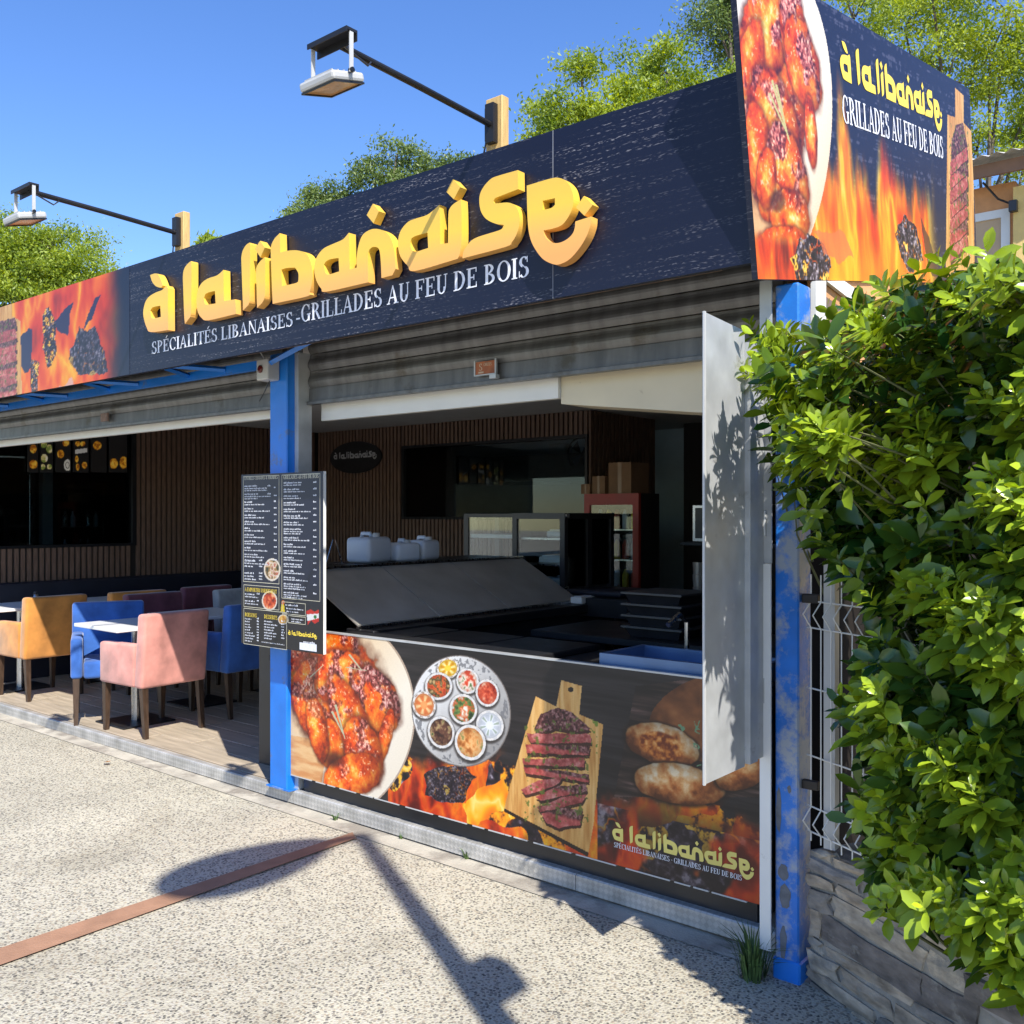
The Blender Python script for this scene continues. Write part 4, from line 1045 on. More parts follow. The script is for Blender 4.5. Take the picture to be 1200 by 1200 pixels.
# ================================================================== MENU BOARD ON THE POST
YM = 3.275
mx0, mx1 = onY(283, 650, YM)[0], onY(379, 650, YM)[0]; MZ0, MZ1 = 0.832, 1.806
mb = thing('menu_board', 'navy two-column menu board fixed to the blue post', 'menu board', ((mx0+mx1)/2, YM, MZ0))
MB().box(mx0, YM, MZ0, mx1, YM+0.018, MZ1).build('panel', M_WHITE, mb)
MB().box(mx0+0.25, YM+0.0185, MZ0+0.1, mx0+0.40, YP-0.001, MZ0+0.14).box(mx0+0.25, YM+0.0185, MZ1-0.14, mx0+0.40, YP-0.001, MZ1-0.1).build('bracket', M_GALV, mb)
cv = Canvas((mx0, YM, MZ0), EX, EZ, mx1-mx0, MZ1-MZ0, 190, 260, lambda u, v: onY(u, v, YM))
cv.C[:] = (25, 31, 56); cv.mix(sstep(cv.st(330, 670)[1], cv.st(330, 720)[1], cv.T), (33, 31, 36))
def dish(u, v, a, b, pal, sd):
    r, x, y = cv.ell(u, v, a, b); cv.mix(r < 1, (236,224,206)); g = fbm(cv.S*38, cv.T*38, 3, sd); cv.mix(r < 0.85, cramp(g, pal))
dish(319, 663.5, 9.8, 13.2, [(0.25,(60,60,40)),(0.42,(200,150,90)),(0.55,(240,230,215)),(0.68,(190,90,60)),(0.8,(110,130,80))], 3)
dish(316, 700, 9, 11.5, [(0.25,(120,30,16)),(0.5,(220,76,30)),(0.75,(248,180,130))], 5)
dish(332, 722, 6, 6, [(0.3,(190,120,40)),(0.6,(240,200,110)),(0.8,(250,240,220))], 7)
cv.mix(cv.poly([(330,704),(333,704),(334,713),(329,713)]), (230,200,20)); r, x, y = cv.ell(331.8, 702, 2, 2.6); cv.mix(r < 1, (206,110,50))
fl_ = cv.poly([(359,712),(364,710),(369,713),(374,710),(374,724),(369,727),(365,723),(361,728)]); cv.mix(fl_, (238,236,234))
cv.mix(fl_ & (cv.poly([(359,709),(375,709),(375,715),(359,716)]) | cv.poly([(359,724),(375,720),(375,730),(359,730)])), (206,40,30)); r, x, y = cv.ell(369.5, 719, 1.8, 2.2); cv.mix(r < 1, (40,120,50))
cv.build('menu_print', M_PRINT, mb, 0.001)
wq, yq, lq = MB(), MB(), MB()
def mp2(u, v): p = onY(u, v, YM); return np.array((p[0], YM, p[2]))
def mtext(q, s, u0, u1, v, cap):
    a = mp2(u0, v); b = mp2(u1, v); text_mesh(q, s, a, EX, EZ, cap, b[0]-a[0], 0.0026)
mtext(lq, 'ENTREES CHAUDES & FROIDES', 287, 326, 558.5, 0.021); mtext(lq, 'GRILLADES AU FEU DE BOIS', 332.5, 374, 557.5, 0.021)
mtext(yq, 'A EMPORTER UNIQUEMENT', 287.5, 325, 688.5, 0.022); mtext(yq, 'BOISSONS', 287.5, 301.5, 718, 0.022); mtext(yq, 'DESSERTS', 310, 325.5, 720.5, 0.022)
def frame(u0, v0, u1, v1):
    a = mp2(u0, v0); b = mp2(u1, v1); z1, z0 = mp2((u0+u1)/2, v0)[2], mp2((u0+u1)/2, v1)[2]; w = 0.0028; y = YM-0.0022
    for (xa, za, xb, zb_) in ((a[0],z0,a[0]+w,z1),(b[0]-w,z0,b[0],z1),(a[0]+w,z0,b[0]-w,z0+w),(a[0]+w,z1-w,b[0]-w,z1)):
        lq.add([(xa,y,za),(xb,y,za),(xb,y,zb_),(xa,y,zb_)], [(0,1,2,3)])
frame(285.5, 553.5, 327.5, 679); frame(330.5, 551.5, 375.5, 699); frame(286, 682.5, 327.5, 709); frame(286, 711, 336.5, 754); frame(331, 702, 358.5, 716.5); frame(338, 718, 358.5, 727)
def mline(u0, u1, v, h=0.0085): 
    a = mp2(u0, v); b = mp2(u1, v); words(wq, a, EX, EZ, b[0]-a[0], h, 0.0024)
def price(u0, u1, v): a = mp2(u0, v); b = mp2(u1, v); words(wq, a, EX, EZ, b[0]-a[0], 0.010, 0.0024)
v = 566.5
for k in range(12):
    mline(287, R.uniform(293, 304), v, 0.010); mline(287, R.uniform(308, 318), v+2.8)
    if k in (0, 1): mline(287, R.uniform(300, 316), v+5.2); price(314, 318, v-0.5); v += 2.4
    price(321.5, 325, v-1); v += 7.6 if k > 1 else 7
for v in (653, 660, 668, 671.5, 675): mline(287, R.uniform(296, 303), v, 0.010); price(304, 308, v+0.3)
v = 562.8
for k in range(17):
    mline(333, R.uniform(344, 356), v, 0.010); mline(333, R.uniform(352, 367), v+2.6)
    if k in (7, 15, 16): mline(333, R.uniform(350, 358), v+5.2); v += 2.4
    price(367.5, 371.5, v-1); v += 7.7
for v in (692.5, 700.5): mline(287.5, 299, v, 0.010); price(301.5, 305, v); mline(287.5, 303, v+3)
for v in range(9): mline(287.5, R.uniform(293, 299), 721.5+v*3.2); price(301.5, 304, 721.5+v*3.2); 
for v in range(7): mline(310, R.uniform(316, 326), 724.5+v*3.3); price(330, 334, 724.5+v*3.3)
mline(335, 350, 705.5, 0.010); mline(336, 356, 709.5); mline(336, 351, 713); mline(342, 356, 721.8); mline(342, 353, 724.8); mline(307, 334, 748.5, 0.006); mline(356, 371, 749, 0.012)
a = mp2(351.5, 757); b = mp2(371.5, 753)
wq.add([(a[0], YM-0.0024, a[2]), (b[0], YM-0.0024, a[2]), (b[0], YM-0.0024, b[2]+0.008), (a[0], YM-0.0024, b[2]+0.008)], [(0,1,2,3)])
wq.build('fine_print', M_TEXTW, mb, kind='stuff'); yq.build('lettering', M_TEXTY, mb, kind='stuff'); lq.build('lettering', mat('cream_print', (0.6, 0.56, 0.42), 0.5), mb, kind='stuff')
a = mp2(338, 738); b = mp2(372, 738)
flat_logo('lettering', a - EZ*0.015, EX, EZ, b[0]-a[0], (b[0]-a[0])*LASP, M_TEXTY, mb, 0.0026)

# ================================================================== METAL FLAP AT THE RIGHT POST
XF = onY(893, 600, 3.22)[0]
fp = thing('metal_flap', 'tall galvanised sheet flap standing open beside the right blue post', 'metal panel', (XF, 3.0, 0.69))
ya = 2.80; yb = 3.10
q = MB(); z0, z1 = 0.695, 2.24
q.prism([(XF-0.012, ya, z0), (XF-0.012, yb, z0), (XF-0.012, yb, z1-0.02), (XF-0.012, ya, z1)][::-1], (0.003, 0, 0)); q.build('sheet', M_GALV, fp)
q = MB(); q.box(XF-0.010, yb+0.001, z0+0.01, XF+0.012, 3.16, z1-0.06); q.build('fold', M_GALV, fp)
q = MB(); q.box(XF-0.004, 3.162, z0+0.012, XF+0.004, 3.225, z1-0.07); q.build('hinge_leaf', M_GALV, fp)
for z in (0.9, 1.5, 2.05):
    MB().tube([(XF+0.006, 3.228, z), (XF+0.006, 3.228, z+0.09)], 0.007, 8).build('hinge', M_GALV, fp)
MB().box(XF-0.008, ya-0.004, z0, XF-0.002, ya+0.006, z1).build('edge_lip', M_LGREY, fp)

# ================================================================== SIGN LAMPS
def sign_lamp(label):
    t = thing('sign_lamp', label, 'lamp', (0, 0, 0), 0, 'floodlights on arms above the sign')
    def LB(q, n, m, par=None):
        if n in ('crossbar', 'bolt', 'yoke_arm', 'yoke_knob', 'lamp_body', 'lamp_glass', 'lamp_rim', 'cooling_fin'):
            q.v = [(a*0.80, -0.82+(b+0.82)*0.80, 0.118+(c-0.118)*0.80) for a, b, c in q.v]
        return q.build(n, m, par or t, local=True)
    # local: origin at fascia top behind the panel, arm points to -y
    LB(MB().bevbox(-0.045, 0.03, -0.15, 0.045, 0.075, 0.21, b=0.004, seg=1), 'timber_post', M_WOODY)
    bk = LB(MB().box(-0.022, 0.0, 0.015, 0.022, 0.0295, 0.175), 'wall_bracket', M_BLACKM)
    LB(MB().box(-0.034, 0.012, 0.03, -0.0225, 0.029, 0.165), 'bracket_lip', M_BLACKM, bk)
    LB(MB().tube([(0, 0.0, 0.09), (0, -0.4, 0.105), (0, -0.80, 0.115)], 0.013, 10), 'arm', M_BLACKM)
    br = LB(MB().box(-0.13, -0.85, 0.118, 0.13, -0.79, 0.130).box(-0.13, -0.85, 0.108, 0.13, -0.845, 0.118).box(-0.13, -0.795, 0.085, 0.13, -0.79, 0.118), 'crossbar', M_BLACKM)
    for x in (-0.06, 0.0, 0.07): LB(MB().tube([(x, -0.82, 0.130), (x, -0.82, 0.15)], 0.004, 6), 'bolt', M_GALV, br)
    ct, st_ = math.cos(math.radians(15)), math.sin(math.radians(15))
    def tl(x, y, z): yy = y*ct - z*st_; zz = y*st_ + z*ct; return (x, -0.82+yy, -0.065+zz)     # head tilts towards the sign
    def tilt(q): q.v = [tl(*v) for v in q.v]; return q
    for s_ in (-1, 1):
        LB(MB().box(s_*0.123, -0.830, -0.055, s_*0.123+0.005*s_, -0.810, 0.117), 'yoke_arm', M_LGREY)
        LB(MB().tube([(s_*0.117, -0.82, -0.045), (s_*0.137, -0.82, -0.045)], 0.011, 8), 'yoke_knob', M_BLACKM)
    hd = LB(tilt(MB().bevbox(-0.112, -0.09, -0.018, 0.112, 0.09, 0.022, b=0.012, seg=2)), 'lamp_body', M_LGREY)
    LB(tilt(MB().box(-0.1, -0.078, -0.0205, 0.1, 0.078, -0.0185)), 'lamp_glass', M_LAMPG, hd)
    LB(tilt(MB().box(-0.108, -0.086, -0.026, -0.1005, 0.086, -0.0185).box(0.1005, -0.086, -0.026, 0.108, 0.086, -0.0185).box(-0.1, -0.086, -0.026, 0.1, -0.0785, -0.0185).box(-0.1, 0.0785, -0.026, 0.1, 0.086, -0.0185)), 'lamp_rim', M_BLACKM, hd)
    for k in range(5): LB(tilt(MB().box(-0.09, -0.07+k*0.033, 0.0225, 0.09, -0.065+k*0.033, 0.03)), 'cooling_fin', M_LGREY, hd)
    LB(MB().tube([(0.03, -0.79, 0.10), (0.05, -0.70, 0.06), (0.02, -0.66, 0.095)], 0.004, 5), 'cable', M_BLACK)
    LB(MB().tube([(-0.025, 0.01, 0.02), (-0.05, 0.02, -0.03), (-0.06, 0.02, -0.07)], 0.004, 5), 'cable', M_BLACK)
    return t
l1 = sign_lamp('floodlight on black arm above the last gold letters of the sign')
pl_ = onY(573, 148, YF); l1.location = (pl_[0], YF, FZ1+0.02)
l2 = copy_tree(l1); l2['label'] = 'floodlight on black arm above the first gold letters of the sign'
p2 = onY(204, 275, YF); l2.location = (p2[0], YF, FZ1+0.02)

# ================================================================== INSIDE: OVAL SIGN, MIRROR STAND-IN, DINING
po = onY(417, 532, YB-0.03); ow = (onY(447, 532, YB-0.03)-onY(387, 532, YB-0.03))[0]/2
os_ = thing('oval_sign', 'black oval sign with pale lettering on the slatted back wall', 'sign', (po[0], YB-0.03, po[2]))
pr = [(ow*math.cos(2*math.pi*k/40), 0.20*math.sin(2*math.pi*k/40)) for k in range(40)]
MB().prism([(po[0]+a, YB-0.045, po[2]+b) for a, b in pr], (0, 0.02, 0)).build('plaque', M_BLACK, os_)
flat_logo('lettering', (po[0]-ow*0.84, YB-0.046, po[2]-0.035), EX, EZ, ow*1.68, ow*1.68*LASP, mat('silver_lettering', (0.5, 0.5, 0.5), 0.4), os_, 0.002)

# menu screens hanging in the mirror stand-in
ps = [(33,45),(47,62),(65,83),(86,104),(107,125),(128,149)]
XH = XL+0.035
for k, (ua, ub) in enumerate(ps):
    a = onX(ua, 547, XH); b = onX(ub, 547, XH); zt = HZ1-0.02
    z0 = onX((ua+ub)/2, 548.5, XH)[2]
    kinds = ['burger and wrap pictures', 'four pale sandwich pictures', 'a burger and a round white badge', 'nugget trays and a price strip', 'one burger above empty black', 'two tall orange drinks']
    t = thing('menu_screen', 'lit menu screen in the wall hatch showing ' + kinds[k], 'screen', (XH, (a[1]+b[1])/2, z0), 0, 'menu screens over the hatch')
    MB().box(XH-0.02, a[1], z0-0.01, XH, b[1], zt).build('casing', M_BLACK, t)
    cv = Canvas((XH, a[1]+0.01, z0), EY, EZ, b[1]-a[1]-0.02, zt-z0-0.01, 46, 60, lambda u, v: onX(u, v, XH))
    cv.C[:] = (30, 28, 28)
    spots = [[(39,522,4,5),(39,540,5,5)],[(51,517,4,4),(58,522,4,5),(52,533,4,5),(50,543,3,3),(58,543,3,3)],[(77,515,4,4),(71,528,4,5),(79,541,4,7)],[(91,516,3,3),(97,516,3,3),(90,534,2,4),(91,543,2,4),(99,541,3,4)],[(114,518,5,5)],[(133,539,5,6),(145,538,5,7)]][k]
    for j, (u, v, ru, rv) in enumerate(spots):
        r, x, y = cv.ell(u, v, ru, rv, 0, 0.1, 30); g = fbm(cv.S*40, cv.T*40, 3, k*7+j)
        if k == 2 and j == 2: cv.mix(r < 1, (210,206,196)); cv.mix((r < 0.6) & (r > 0.45), (40,36,34))
        elif k == 1: cv.mix(r < 1, cramp(g, [(0.3,(120,140,60)),(0.55,(220,200,130)),(0.8,(240,236,220))]))
        else: cv.mix(r < 1, cramp(g, [(0.3,(150,80,20)),(0.55,(230,160,40)),(0.75,(250,210,90)),(0.9,(110,140,50))]))
    if k == 3: cv.mix(cv.poly([(88,523),(102,521),(102,526),(88,528)]), (200,196,190))
    cv.build('screen_image', M_SCREEN, t, 0.001)

def drinks_fridge(x, y, z1, label, rot):
    t = thing('drinks_fridge', label, 'fridge', (x, y, 0), rot)
    LB = lambda q, n, m, par=None: q.build(n, m, par or t, local=True)
    LB(MB().box(-0.32, 0.0, 0.0, 0.32, 0.02, z1).box(-0.32, 0.02, 0, -0.29, 0.6, z1).box(0.29, 0.02, 0, 0.32, 0.6, z1).box(-0.29, 0.02, z1-0.12, 0.29, 0.6, z1).box(-0.29, 0.02, 0, 0.29, 0.6, 0.15), 'cabinet', M_BLACK)
    for k in range(4):
        z = 0.4 + k*(z1-0.6)/4
        LB(MB().box(-0.288, 0.03, z, 0.288, 0.55, z+0.012), 'shelf', M_STEEL)
        for j in range(6):
            if (k*5+j) % 7 == 3: continue
            xx_ = -0.24+j*0.095
            LB(MB().lathe(xx_, 0.48, [(0.03, z+0.013), (0.03, z+0.13), (0.012, z+0.17), (0.012, z+0.2)], 10), 'bottle', (M_PLAST, M_STEEL, M_RED)[(j+k) % 3])
    LB(MB().box(-0.31, 0.6, 0.12, -0.26, 0.625, z1-0.02).box(0.26, 0.6, 0.12, 0.31, 0.625, z1-0.02).box(-0.26, 0.6, z1-0.07, 0.26, 0.625, z1-0.02).box(-0.26, 0.6, 0.12, 0.26, 0.625, 0.17), 'door', M_BLACKM)
    LB(MB().box(-0.26, 0.608, 0.17, 0.26, 0.614, z1-0.07), 'glass', M_GLASS)
    return t
drinks_fridge(-11.9, 3.95+0.25, 1.80, 'tall black drinks fridge behind the hatch under the first menu screens', -math.pi/2)
drinks_fridge(-11.9, 5.55, 1.95, 'tall black drinks fridge behind the hatch beside the slim steel column', -math.pi/2)
t = thing('steel_column', 'slim steel equipment column between the two fridges behind the hatch', 'column', (-11.2, 4.95, 0))
MB().bevbox(-11.27, 4.9, 0, -11.2, 4.97, 2.05, b=0.006).build('post', M_STEEL, t); MB().bevbox(-11.31, 5.05, 0, -11.2, 5.17, 2.2, b=0.006).build('housing', M_LGREY, t)

# banquette along the left wall
bq = thing('banquette', 'long navy banquette with pale seat along the slatted left wall', 'bench', (-9.6, 5.7, 0))
MB().bevbox(XL+0.001, 3.62, 0.42, XL+0.16, YB-0.05, 0.9, b=0.03, seg=3).build('backrest', M_NAVY, bq, True)
MB().bevbox(XL+0.161, 3.62, 0.30, -9.30, YB-0.05, 0.46, b=0.03, seg=3).build('seat', M_PALE, bq, True)
MB().box(XL+0.05, 3.68, 0.0, -9.38, YB-0.08, 0.2995).build('plinth', M_NAVY, bq)

def velvet(name, c):
    m = mat(name, c, 0.85, 0.34, 6, 0.5, 7, spec=0.2)
    m.node_tree.nodes['Principled BSDF'].inputs['Sheen Weight'].default_value = 0.35
    return m
CH = {}
def chair(kind, c):
    """dining armchair, local +x is its front"""
    t = thing('dining_armchair', 'x', 'chair', (0,0,0), 0, 'velvet armchairs at the dining tables')
    m = velvet(kind + '_velvet', c)
    LB = lambda q, n, mm, sm=True: q.build(n, mm, t, smooth=sm, local=True)
    LB(MB().bevbox(-0.165, -0.178, 0.345, 0.27, 0.178, 0.475, b=0.025, seg=3), 'seat', m)
    lean = lambda v: (v.x - max(0, v.z-0.4)*0.10, v.y, v.z)
    LB(MB().bevbox(-0.27, -0.265, 0.35, -0.168, 0.265, 0.875, b=0.022, seg=3, taper=lean), 'backrest', m)
    for s_ in (-1, 1):
        y0, y1 = sorted((s_*0.182, s_*0.265))
        arm = lambda v: (v.x, v.y, v.z - (0.02*(v.x+0.1) if v.z > 0.5 else 0))
        LB(MB().bevbox(-0.172, y0, 0.352, 0.272, y1, 0.655, b=0.02, seg=3, taper=arm), 'armrest', m)
    for sx in (-1, 1):
        for sy in (-1, 1):
            x, y = sx*0.235, sy*0.228; q = MB(); dx = -0.03 if sx < 0 else 0.005
            q.add([(x-.023,y-.023,.36),(x+.023,y-.023,.36),(x+.023,y+.023,.36),(x-.023,y+.023,.36),(x-.015+dx,y-.015,0),(x+.015+dx,y-.015,0),(x+.015+dx,y+.015,0),(x-.015+dx,y+.015,0)],
                  [(0,1,2,3),(7,6,5,4),(0,4,5,1),(1,5,6,2),(2,6,7,3),(3,7,4,0)])
            LB(q, 'leg', M_LEG, False)
    return t
protos = {}
def put_chair(kind, c, x, y, face, label, jit=0):
    if kind in protos: t = copy_tree(protos[kind])
    else: t = protos[kind] = chair(kind, c)
    t.location = (x, y, 0.002); t.rotation_euler = (0, 0, (math.pi if face < 0 else 0) + math.radians(jit)); t['label'] = label
PINK, ORG, BLU, PUR, GRY = (0.55,0.235,0.19), (0.52,0.215,0.045), (0.035,0.115,0.38), (0.16,0.05,0.07), (0.4,0.4,0.4)
put_chair('pink', PINK, -6.52, 3.74, -1, 'salmon pink velvet armchair with its back to the blue post', 3)
put_chair('blue', BLU, -7.15, 3.73, 1, 'bright blue velvet armchair turned towards the kerb across from the salmon pink one', -27)
put_chair('orange', ORG, -8.52, 3.82, -1, 'ochre orange velvet armchair at the table by the kerb', 2)
put_chair('blue', BLU, -6.62, 4.50, -1, 'navy blue velvet armchair in the shade behind the salmon pink one', 2)
put_chair('purple', PUR, -7.62, 4.52, 1, 'plum velvet armchair facing the navy blue one across a table', 0)
put_chair('orange', ORG, -8.45, 4.55, -1, 'brown orange velvet armchair in the second row behind the blue one', -2)
put_chair('purple', PUR, -8.5, 5.28, -1, 'plum velvet armchair in the third row near the banquette', 1)
put_chair('grey', GRY, -7.45, 5.3, 1, 'pale grey velvet armchair in the third row beside the plum ones', 0)
put_chair('purple', PUR, -6.55, 5.3, -1, 'plum velvet armchair in the third row behind the navy one', 0)

M_TOP = mat('white_laminate', (0.72, 0.72, 0.70), 0.35, 0.03)
def table(x, y, label):
    t = thing('dining_table', label, 'table', (x, y, 0.002), 0, 'white square tables in the dining bay')
    LB = lambda q, n, m, sm=False: q.build(n, m, t, sm, local=True)
    LB(MB().bevbox(-0.32, -0.32, 0.725, 0.32, 0.32, 0.752, b=0.004, seg=1), 'tabletop', M_TOP)
    LB(MB().tube([(0,0,0.012),(0,0,0.7245)], 0.032, 14), 'pedestal', M_STEEL, False)
    LB(MB().bevbox(-0.21, -0.21, 0, 0.21, 0.21, 0.0118, b=0.003, seg=1), 'base_plate', M_BLACKM)
    LB(MB().box(-0.15, -0.15, 0.715, 0.15, 0.15, 0.7245), 'mount_plate', M_BLACKM)
    return t
table(-6.84, 3.78, 'white square table between the salmon pink and bright blue armchairs')
table(-8.98, 3.85, 'white square table in front of the ochre orange armchair near the kerb')
table(-7.10, 4.52, 'white square table between the navy and plum armchairs')
table(-8.93, 4.58, 'white square table between the brown orange armchair and the banquette')
table(-8.96, 5.3, 'white square table between the banquette and the third-row plum armchair')
table(-7.0, 5.3, 'white square table between the pale grey and plum third-row armchairs')
t = thing('pepper_mill', 'small pale shaker on the table by the banquette', 'shaker', (-8.9, 3.95, 0.755))
MB().lathe(-8.9, 3.95, [(0.02,0.755),(0.024,0.80),(0.018,0.85)], 12).build('body', M_STEEL, t, True); MB().lathe(-8.9, 3.95, [(0.019,0.8505),(0.017,0.868),(0.006,0.875)], 12).build('cap', M_BLACK, t, True)

# ================================================================== INSIDE: COUNTER SIDE
XC0, XC1 = -5.1, -4.62
dc = thing('display_counter', 'long black display counter with a sloping glass lid running into the shop', 'counter', (-4.7, 4.6, 0))
MB().box(XC0, 3.65, 0, -4.02, 5.75, 0.86).build('cabinet', M_BLACK, dc)
MB().bevbox(XC0-0.02, 3.6, 1.215, XC1+0.03, 5.72, 1.25, b=0.006, seg=1).build('top_shelf', M_BLACKM, dc)
MB().box(XC0, 3.66, 0.861, XC1-0.05, 5.7, 1.2145).build('back_panel', M_BLACK, dc)
for k, (a, b) in enumerate(((3.56, 4.205), (4.217, 4.865), (4.877, 5.66))):
    q = MB(); q.prism([(XC1+0.035, a, 1.235), (XC1+0.035, b, 1.235), (-4.06, b, 0.952), (-4.06, a, 0.952)], (0.004, 0, 0.008)); o = q.build('lid_panel', M_DSTEEL, dc); fix_normals(o)
MB().box(XC1+0.032, 3.56, 1.2505, XC1+0.05, 5.66, 1.262).build('steel_trim', M_STEEL, dc)
MB().box(-4.075, 3.56, 0.936, -4.05, 5.66, 0.9505).build('steel_trim', M_STEEL, dc)
MB().bevbox(-4.16, 3.56, 0.88, -3.93, 5.75, 0.935, b=0.005, seg=1).build('front_rail', M_BLACKM, dc)
# things on the counter
def jerrycan(x, y, z, w, d, h, label, rot=0):
    t = thing('jerrycan', label, 'jerrycan', (x, y, z), rot, 'white plastic cans on the display counter')
    MB().bevbox(-w/2, -d/2, 0, w/2, d/2, h*0.86, b=0.03, seg=3).build('body', M_PLAST, t, True, True)
    MB().tube([(-w*0.3,0,h*0.85),(-w*0.28,0,h*0.97),(w*0.05,0,h*0.97),(w*0.1,0,h*0.86)], 0.014, 8).build('handle', M_PLAST, t, True, True)
    MB().lathe(w*0.3, 0, [(0.024,h*0.861),(0.024,h*0.98),(0.02,h)], 14).build('cap', M_LGREY, t, False, True)
jerrycan(-4.86, 4.36, 1.252, 0.2, 0.26, 0.2, 'tallest white plastic can on the display counter', 0.2)
jerrycan(-4.80, 4.62, 1.252, 0.17, 0.2, 0.15, 'lower white plastic can with grey cap beside the tallest can', -0.2)
jerrycan(-4.84, 4.86, 1.252, 0.16, 0.2, 0.165, 'white plastic can at the deep end of the display counter', 0.1)
for k, (y, lb) in enumerate(((3.78, 'thin wire tent card stand on the counter next to the napkin box'), (4.06, 'thin wire tent card stand on the counter next to the plastic cans'))):
    t = thing('card_stand', lb, 'card stand', (-4.86, y, 1.251), 0, 'wire card stands')
    for s_ in (-1, 1): MB().tube([(-4.86+s_*0.0, y-0.07, 1.252), (-4.86, y-0.01, 1.41), (-4.86, y+0.01, 1.41), (-4.86, y+0.07, 1.252)], 0.004, 5).build('wire', M_STEEL, t) if s_ > 0 else MB().box(-4.875, y-0.085, 1.2512, -4.845, y+0.085, 1.2545).build('foot', M_STEEL, t)
t = thing('napkin_box', 'grey metal scoop box at the street end of the display counter', 'box', (-4.95, 3.68, 1.251))
MB().prism([(-5.05, 3.62, 1.251), (-4.85, 3.62, 1.251), (-4.85, 3.62, 1.46), (-4.95, 3.62, 1.46)], (0, 0.10, 0)).build('scoop', M_DSTEEL, t)
# glasses and a tub on the counter end
t = thing('glass_rack', 'row of small glasses under a clear tub at the counter end', 'glasses', (-4.6, 3.55, 0.75))
MB().box(-4.78, 3.49, 0.70, -4.36, 3.62, 0.735).build('shelf', M_BLACKM, t)
for k in range(4): MB().lathe(-4.72+k*0.1, 3.54, [(0.022,0.736),(0.03,0.84),(0.027,0.841),(0.02,0.745)], 14).build('glass', M_PLAST, t, True)
MB().box(-4.78, 3.49, 0.875, -4.36, 3.62, 0.885).build('shelf', M_BLACKM, t)
MB().bevbox(-4.74, 3.5, 0.886, -4.45, 3.61, 0.99, b=0.01).build('tub', M_GLASS, t)

# counter directly behind the banner
fc = thing('serving_counter', 'black steel serving counter right behind the printed banner', 'counter', (-2.9, 3.8, 0))
MB().box(-4.38, 3.44, 0.0, -1.62, 4.0, 0.895).build('cabinet', M_BLACK, fc)
for k, (xa, xb) in enumerate(((-4.1, -3.66), (-3.64, -3.2), (-3.18, -2.72))):
    MB().bevbox(xa, 3.46, 0.896, xb, 3.98, 0.925, b=0.005, seg=1).build('lid', M_DSTEEL if k == 5 else M_BLACKM, fc)
q = MB(); q.box(-2.36, 3.45, 0.897, -1.66, 3.475, 0.975); q.box(-2.36, 3.78, 0.897, -1.66, 3.80, 0.975); q.box(-2.36, 3.475, 0.897, -2.335, 3.78, 0.975); q.box(-1.68, 3.475, 0.897, -1.66, 3.78, 0.975); q.box(-2.335, 3.475, 0.8955, -1.68, 3.78, 0.90)
q.build('sink', mat('blue_steel', (0.12, 0.20, 0.36), 0.35, 0.1, metal=0.4), fc)  # stainless sink; its bluish reflection is put into the base colour
MB().tube([(-2.2, 3.93, 0.90), (-2.2, 3.93, 1.08), (-2.2, 3.86, 1.12), (-2.2, 3.76, 1.08)], 0.012, 8).build('tap', M_STEEL, fc)
MB().tube([(-2.0, 3.93, 0.90), (-2.0, 3.93, 1.02), (-1.96, 3.9, 1.04)], 0.010, 8).build('tap', M_STEEL, fc)

# work table deeper in with trays
wt = thing('work_table', 'dark steel work table behind the serving counter holding black trays', 'table', (-2.7, 4.7, 0))
MB().bevbox(-3.5, 4.4, 0.86, -1.62, 5.1, 0.90, b=0.004, seg=1).build('tabletop', M_BLACKM, wt)
for x in (-3.45, -1.7):
    for y in (4.45, 5.05): MB().box(x, y, 0, x+0.04, y+0.04, 0.8595).build('leg', M_BLACKM, wt)
MB().box(-3.45, 4.5, 0.25, -1.7, 5.05, 0.28).build('shelf', M_BLACKM, wt)
lbs = ['bottom black tray of the stack on the work table', 'second black tray up in the stack on the work table', 'third black tray up in the stack on the work table', 'topmost black tray of the stack on the work table']
for k in range(4):
    t = thing('stacked_tray', lbs[k], 'tray', (-2.72, 4.65, 0.902+k*0.062), 0, 'stack of black trays')
    z = 0.0
    q = MB(); a, b = 0.15, 0.175
    q.add([(-a,-a,0),(a,-a,0),(a,a,0),(-a,a,0),(-b,-b,.05),(b,-b,.05),(b,b,.05),(-b,b,.05)], [(0,3,2,1),(4,5,6,7),(0,1,5,4),(1,2,6,5),(2,3,7,6),(3,0,4,7)]); q.build('bin', M_BLACK, t, local=True)
    q = MB(); q.box(-.19,-.19,.0502,.19,.19,.061); q.build('rim', mat('dark_grey_plastic', (0.06,0.06,0.06), 0.4), t, local=True)

# glass display cabinet
gx0, gx1, gy0, gy1, gz0, gz1 = -4.78, -4.27, 5.78, 6.45, 0.98, 1.585
gc = thing('glass_display_cabinet', 'black framed glass display cabinet with two sliding doors and inner shelves', 'display cabinet', ((gx0+gx1)/2, (gy0+gy1)/2, 0))
MB().box(gx0, gy0, 0, gx1, gy1, gz0-0.002).build('base', M_BLACK, gc)
q = MB(); b_ = 0.045
for x in (gx0, gx1-b_):
    for y in (gy0, gy1-b_): q.box(x, y, gz0, x+b_, y+b_, gz1-b_)
q.box(gx0, gy0, gz1-b_, gx1, gy1, gz1); q.box(gx0+b_, gy0, gz0, gx1-b_, gy1, gz0+b_)
q.box(gx1-0.03, (gy0+gy1)/2-0.03, gz0, gx1-0.002, (gy0+gy1)/2+0.03, gz1-b_)
q.build('frame', M_BLACK, gc)
for z in (1.18, 1.38): MB().box(gx0+0.05, gy0+0.05, z, gx1-0.06, gy1-0.05, z+0.014).build('shelf', M_STEEL, gc)
MB().box(gx0+b_, gy0+0.01, gz0+b_, gx1-b_, gy0+0.016, gz1-b_).build('pane', M_GLASS, gc)
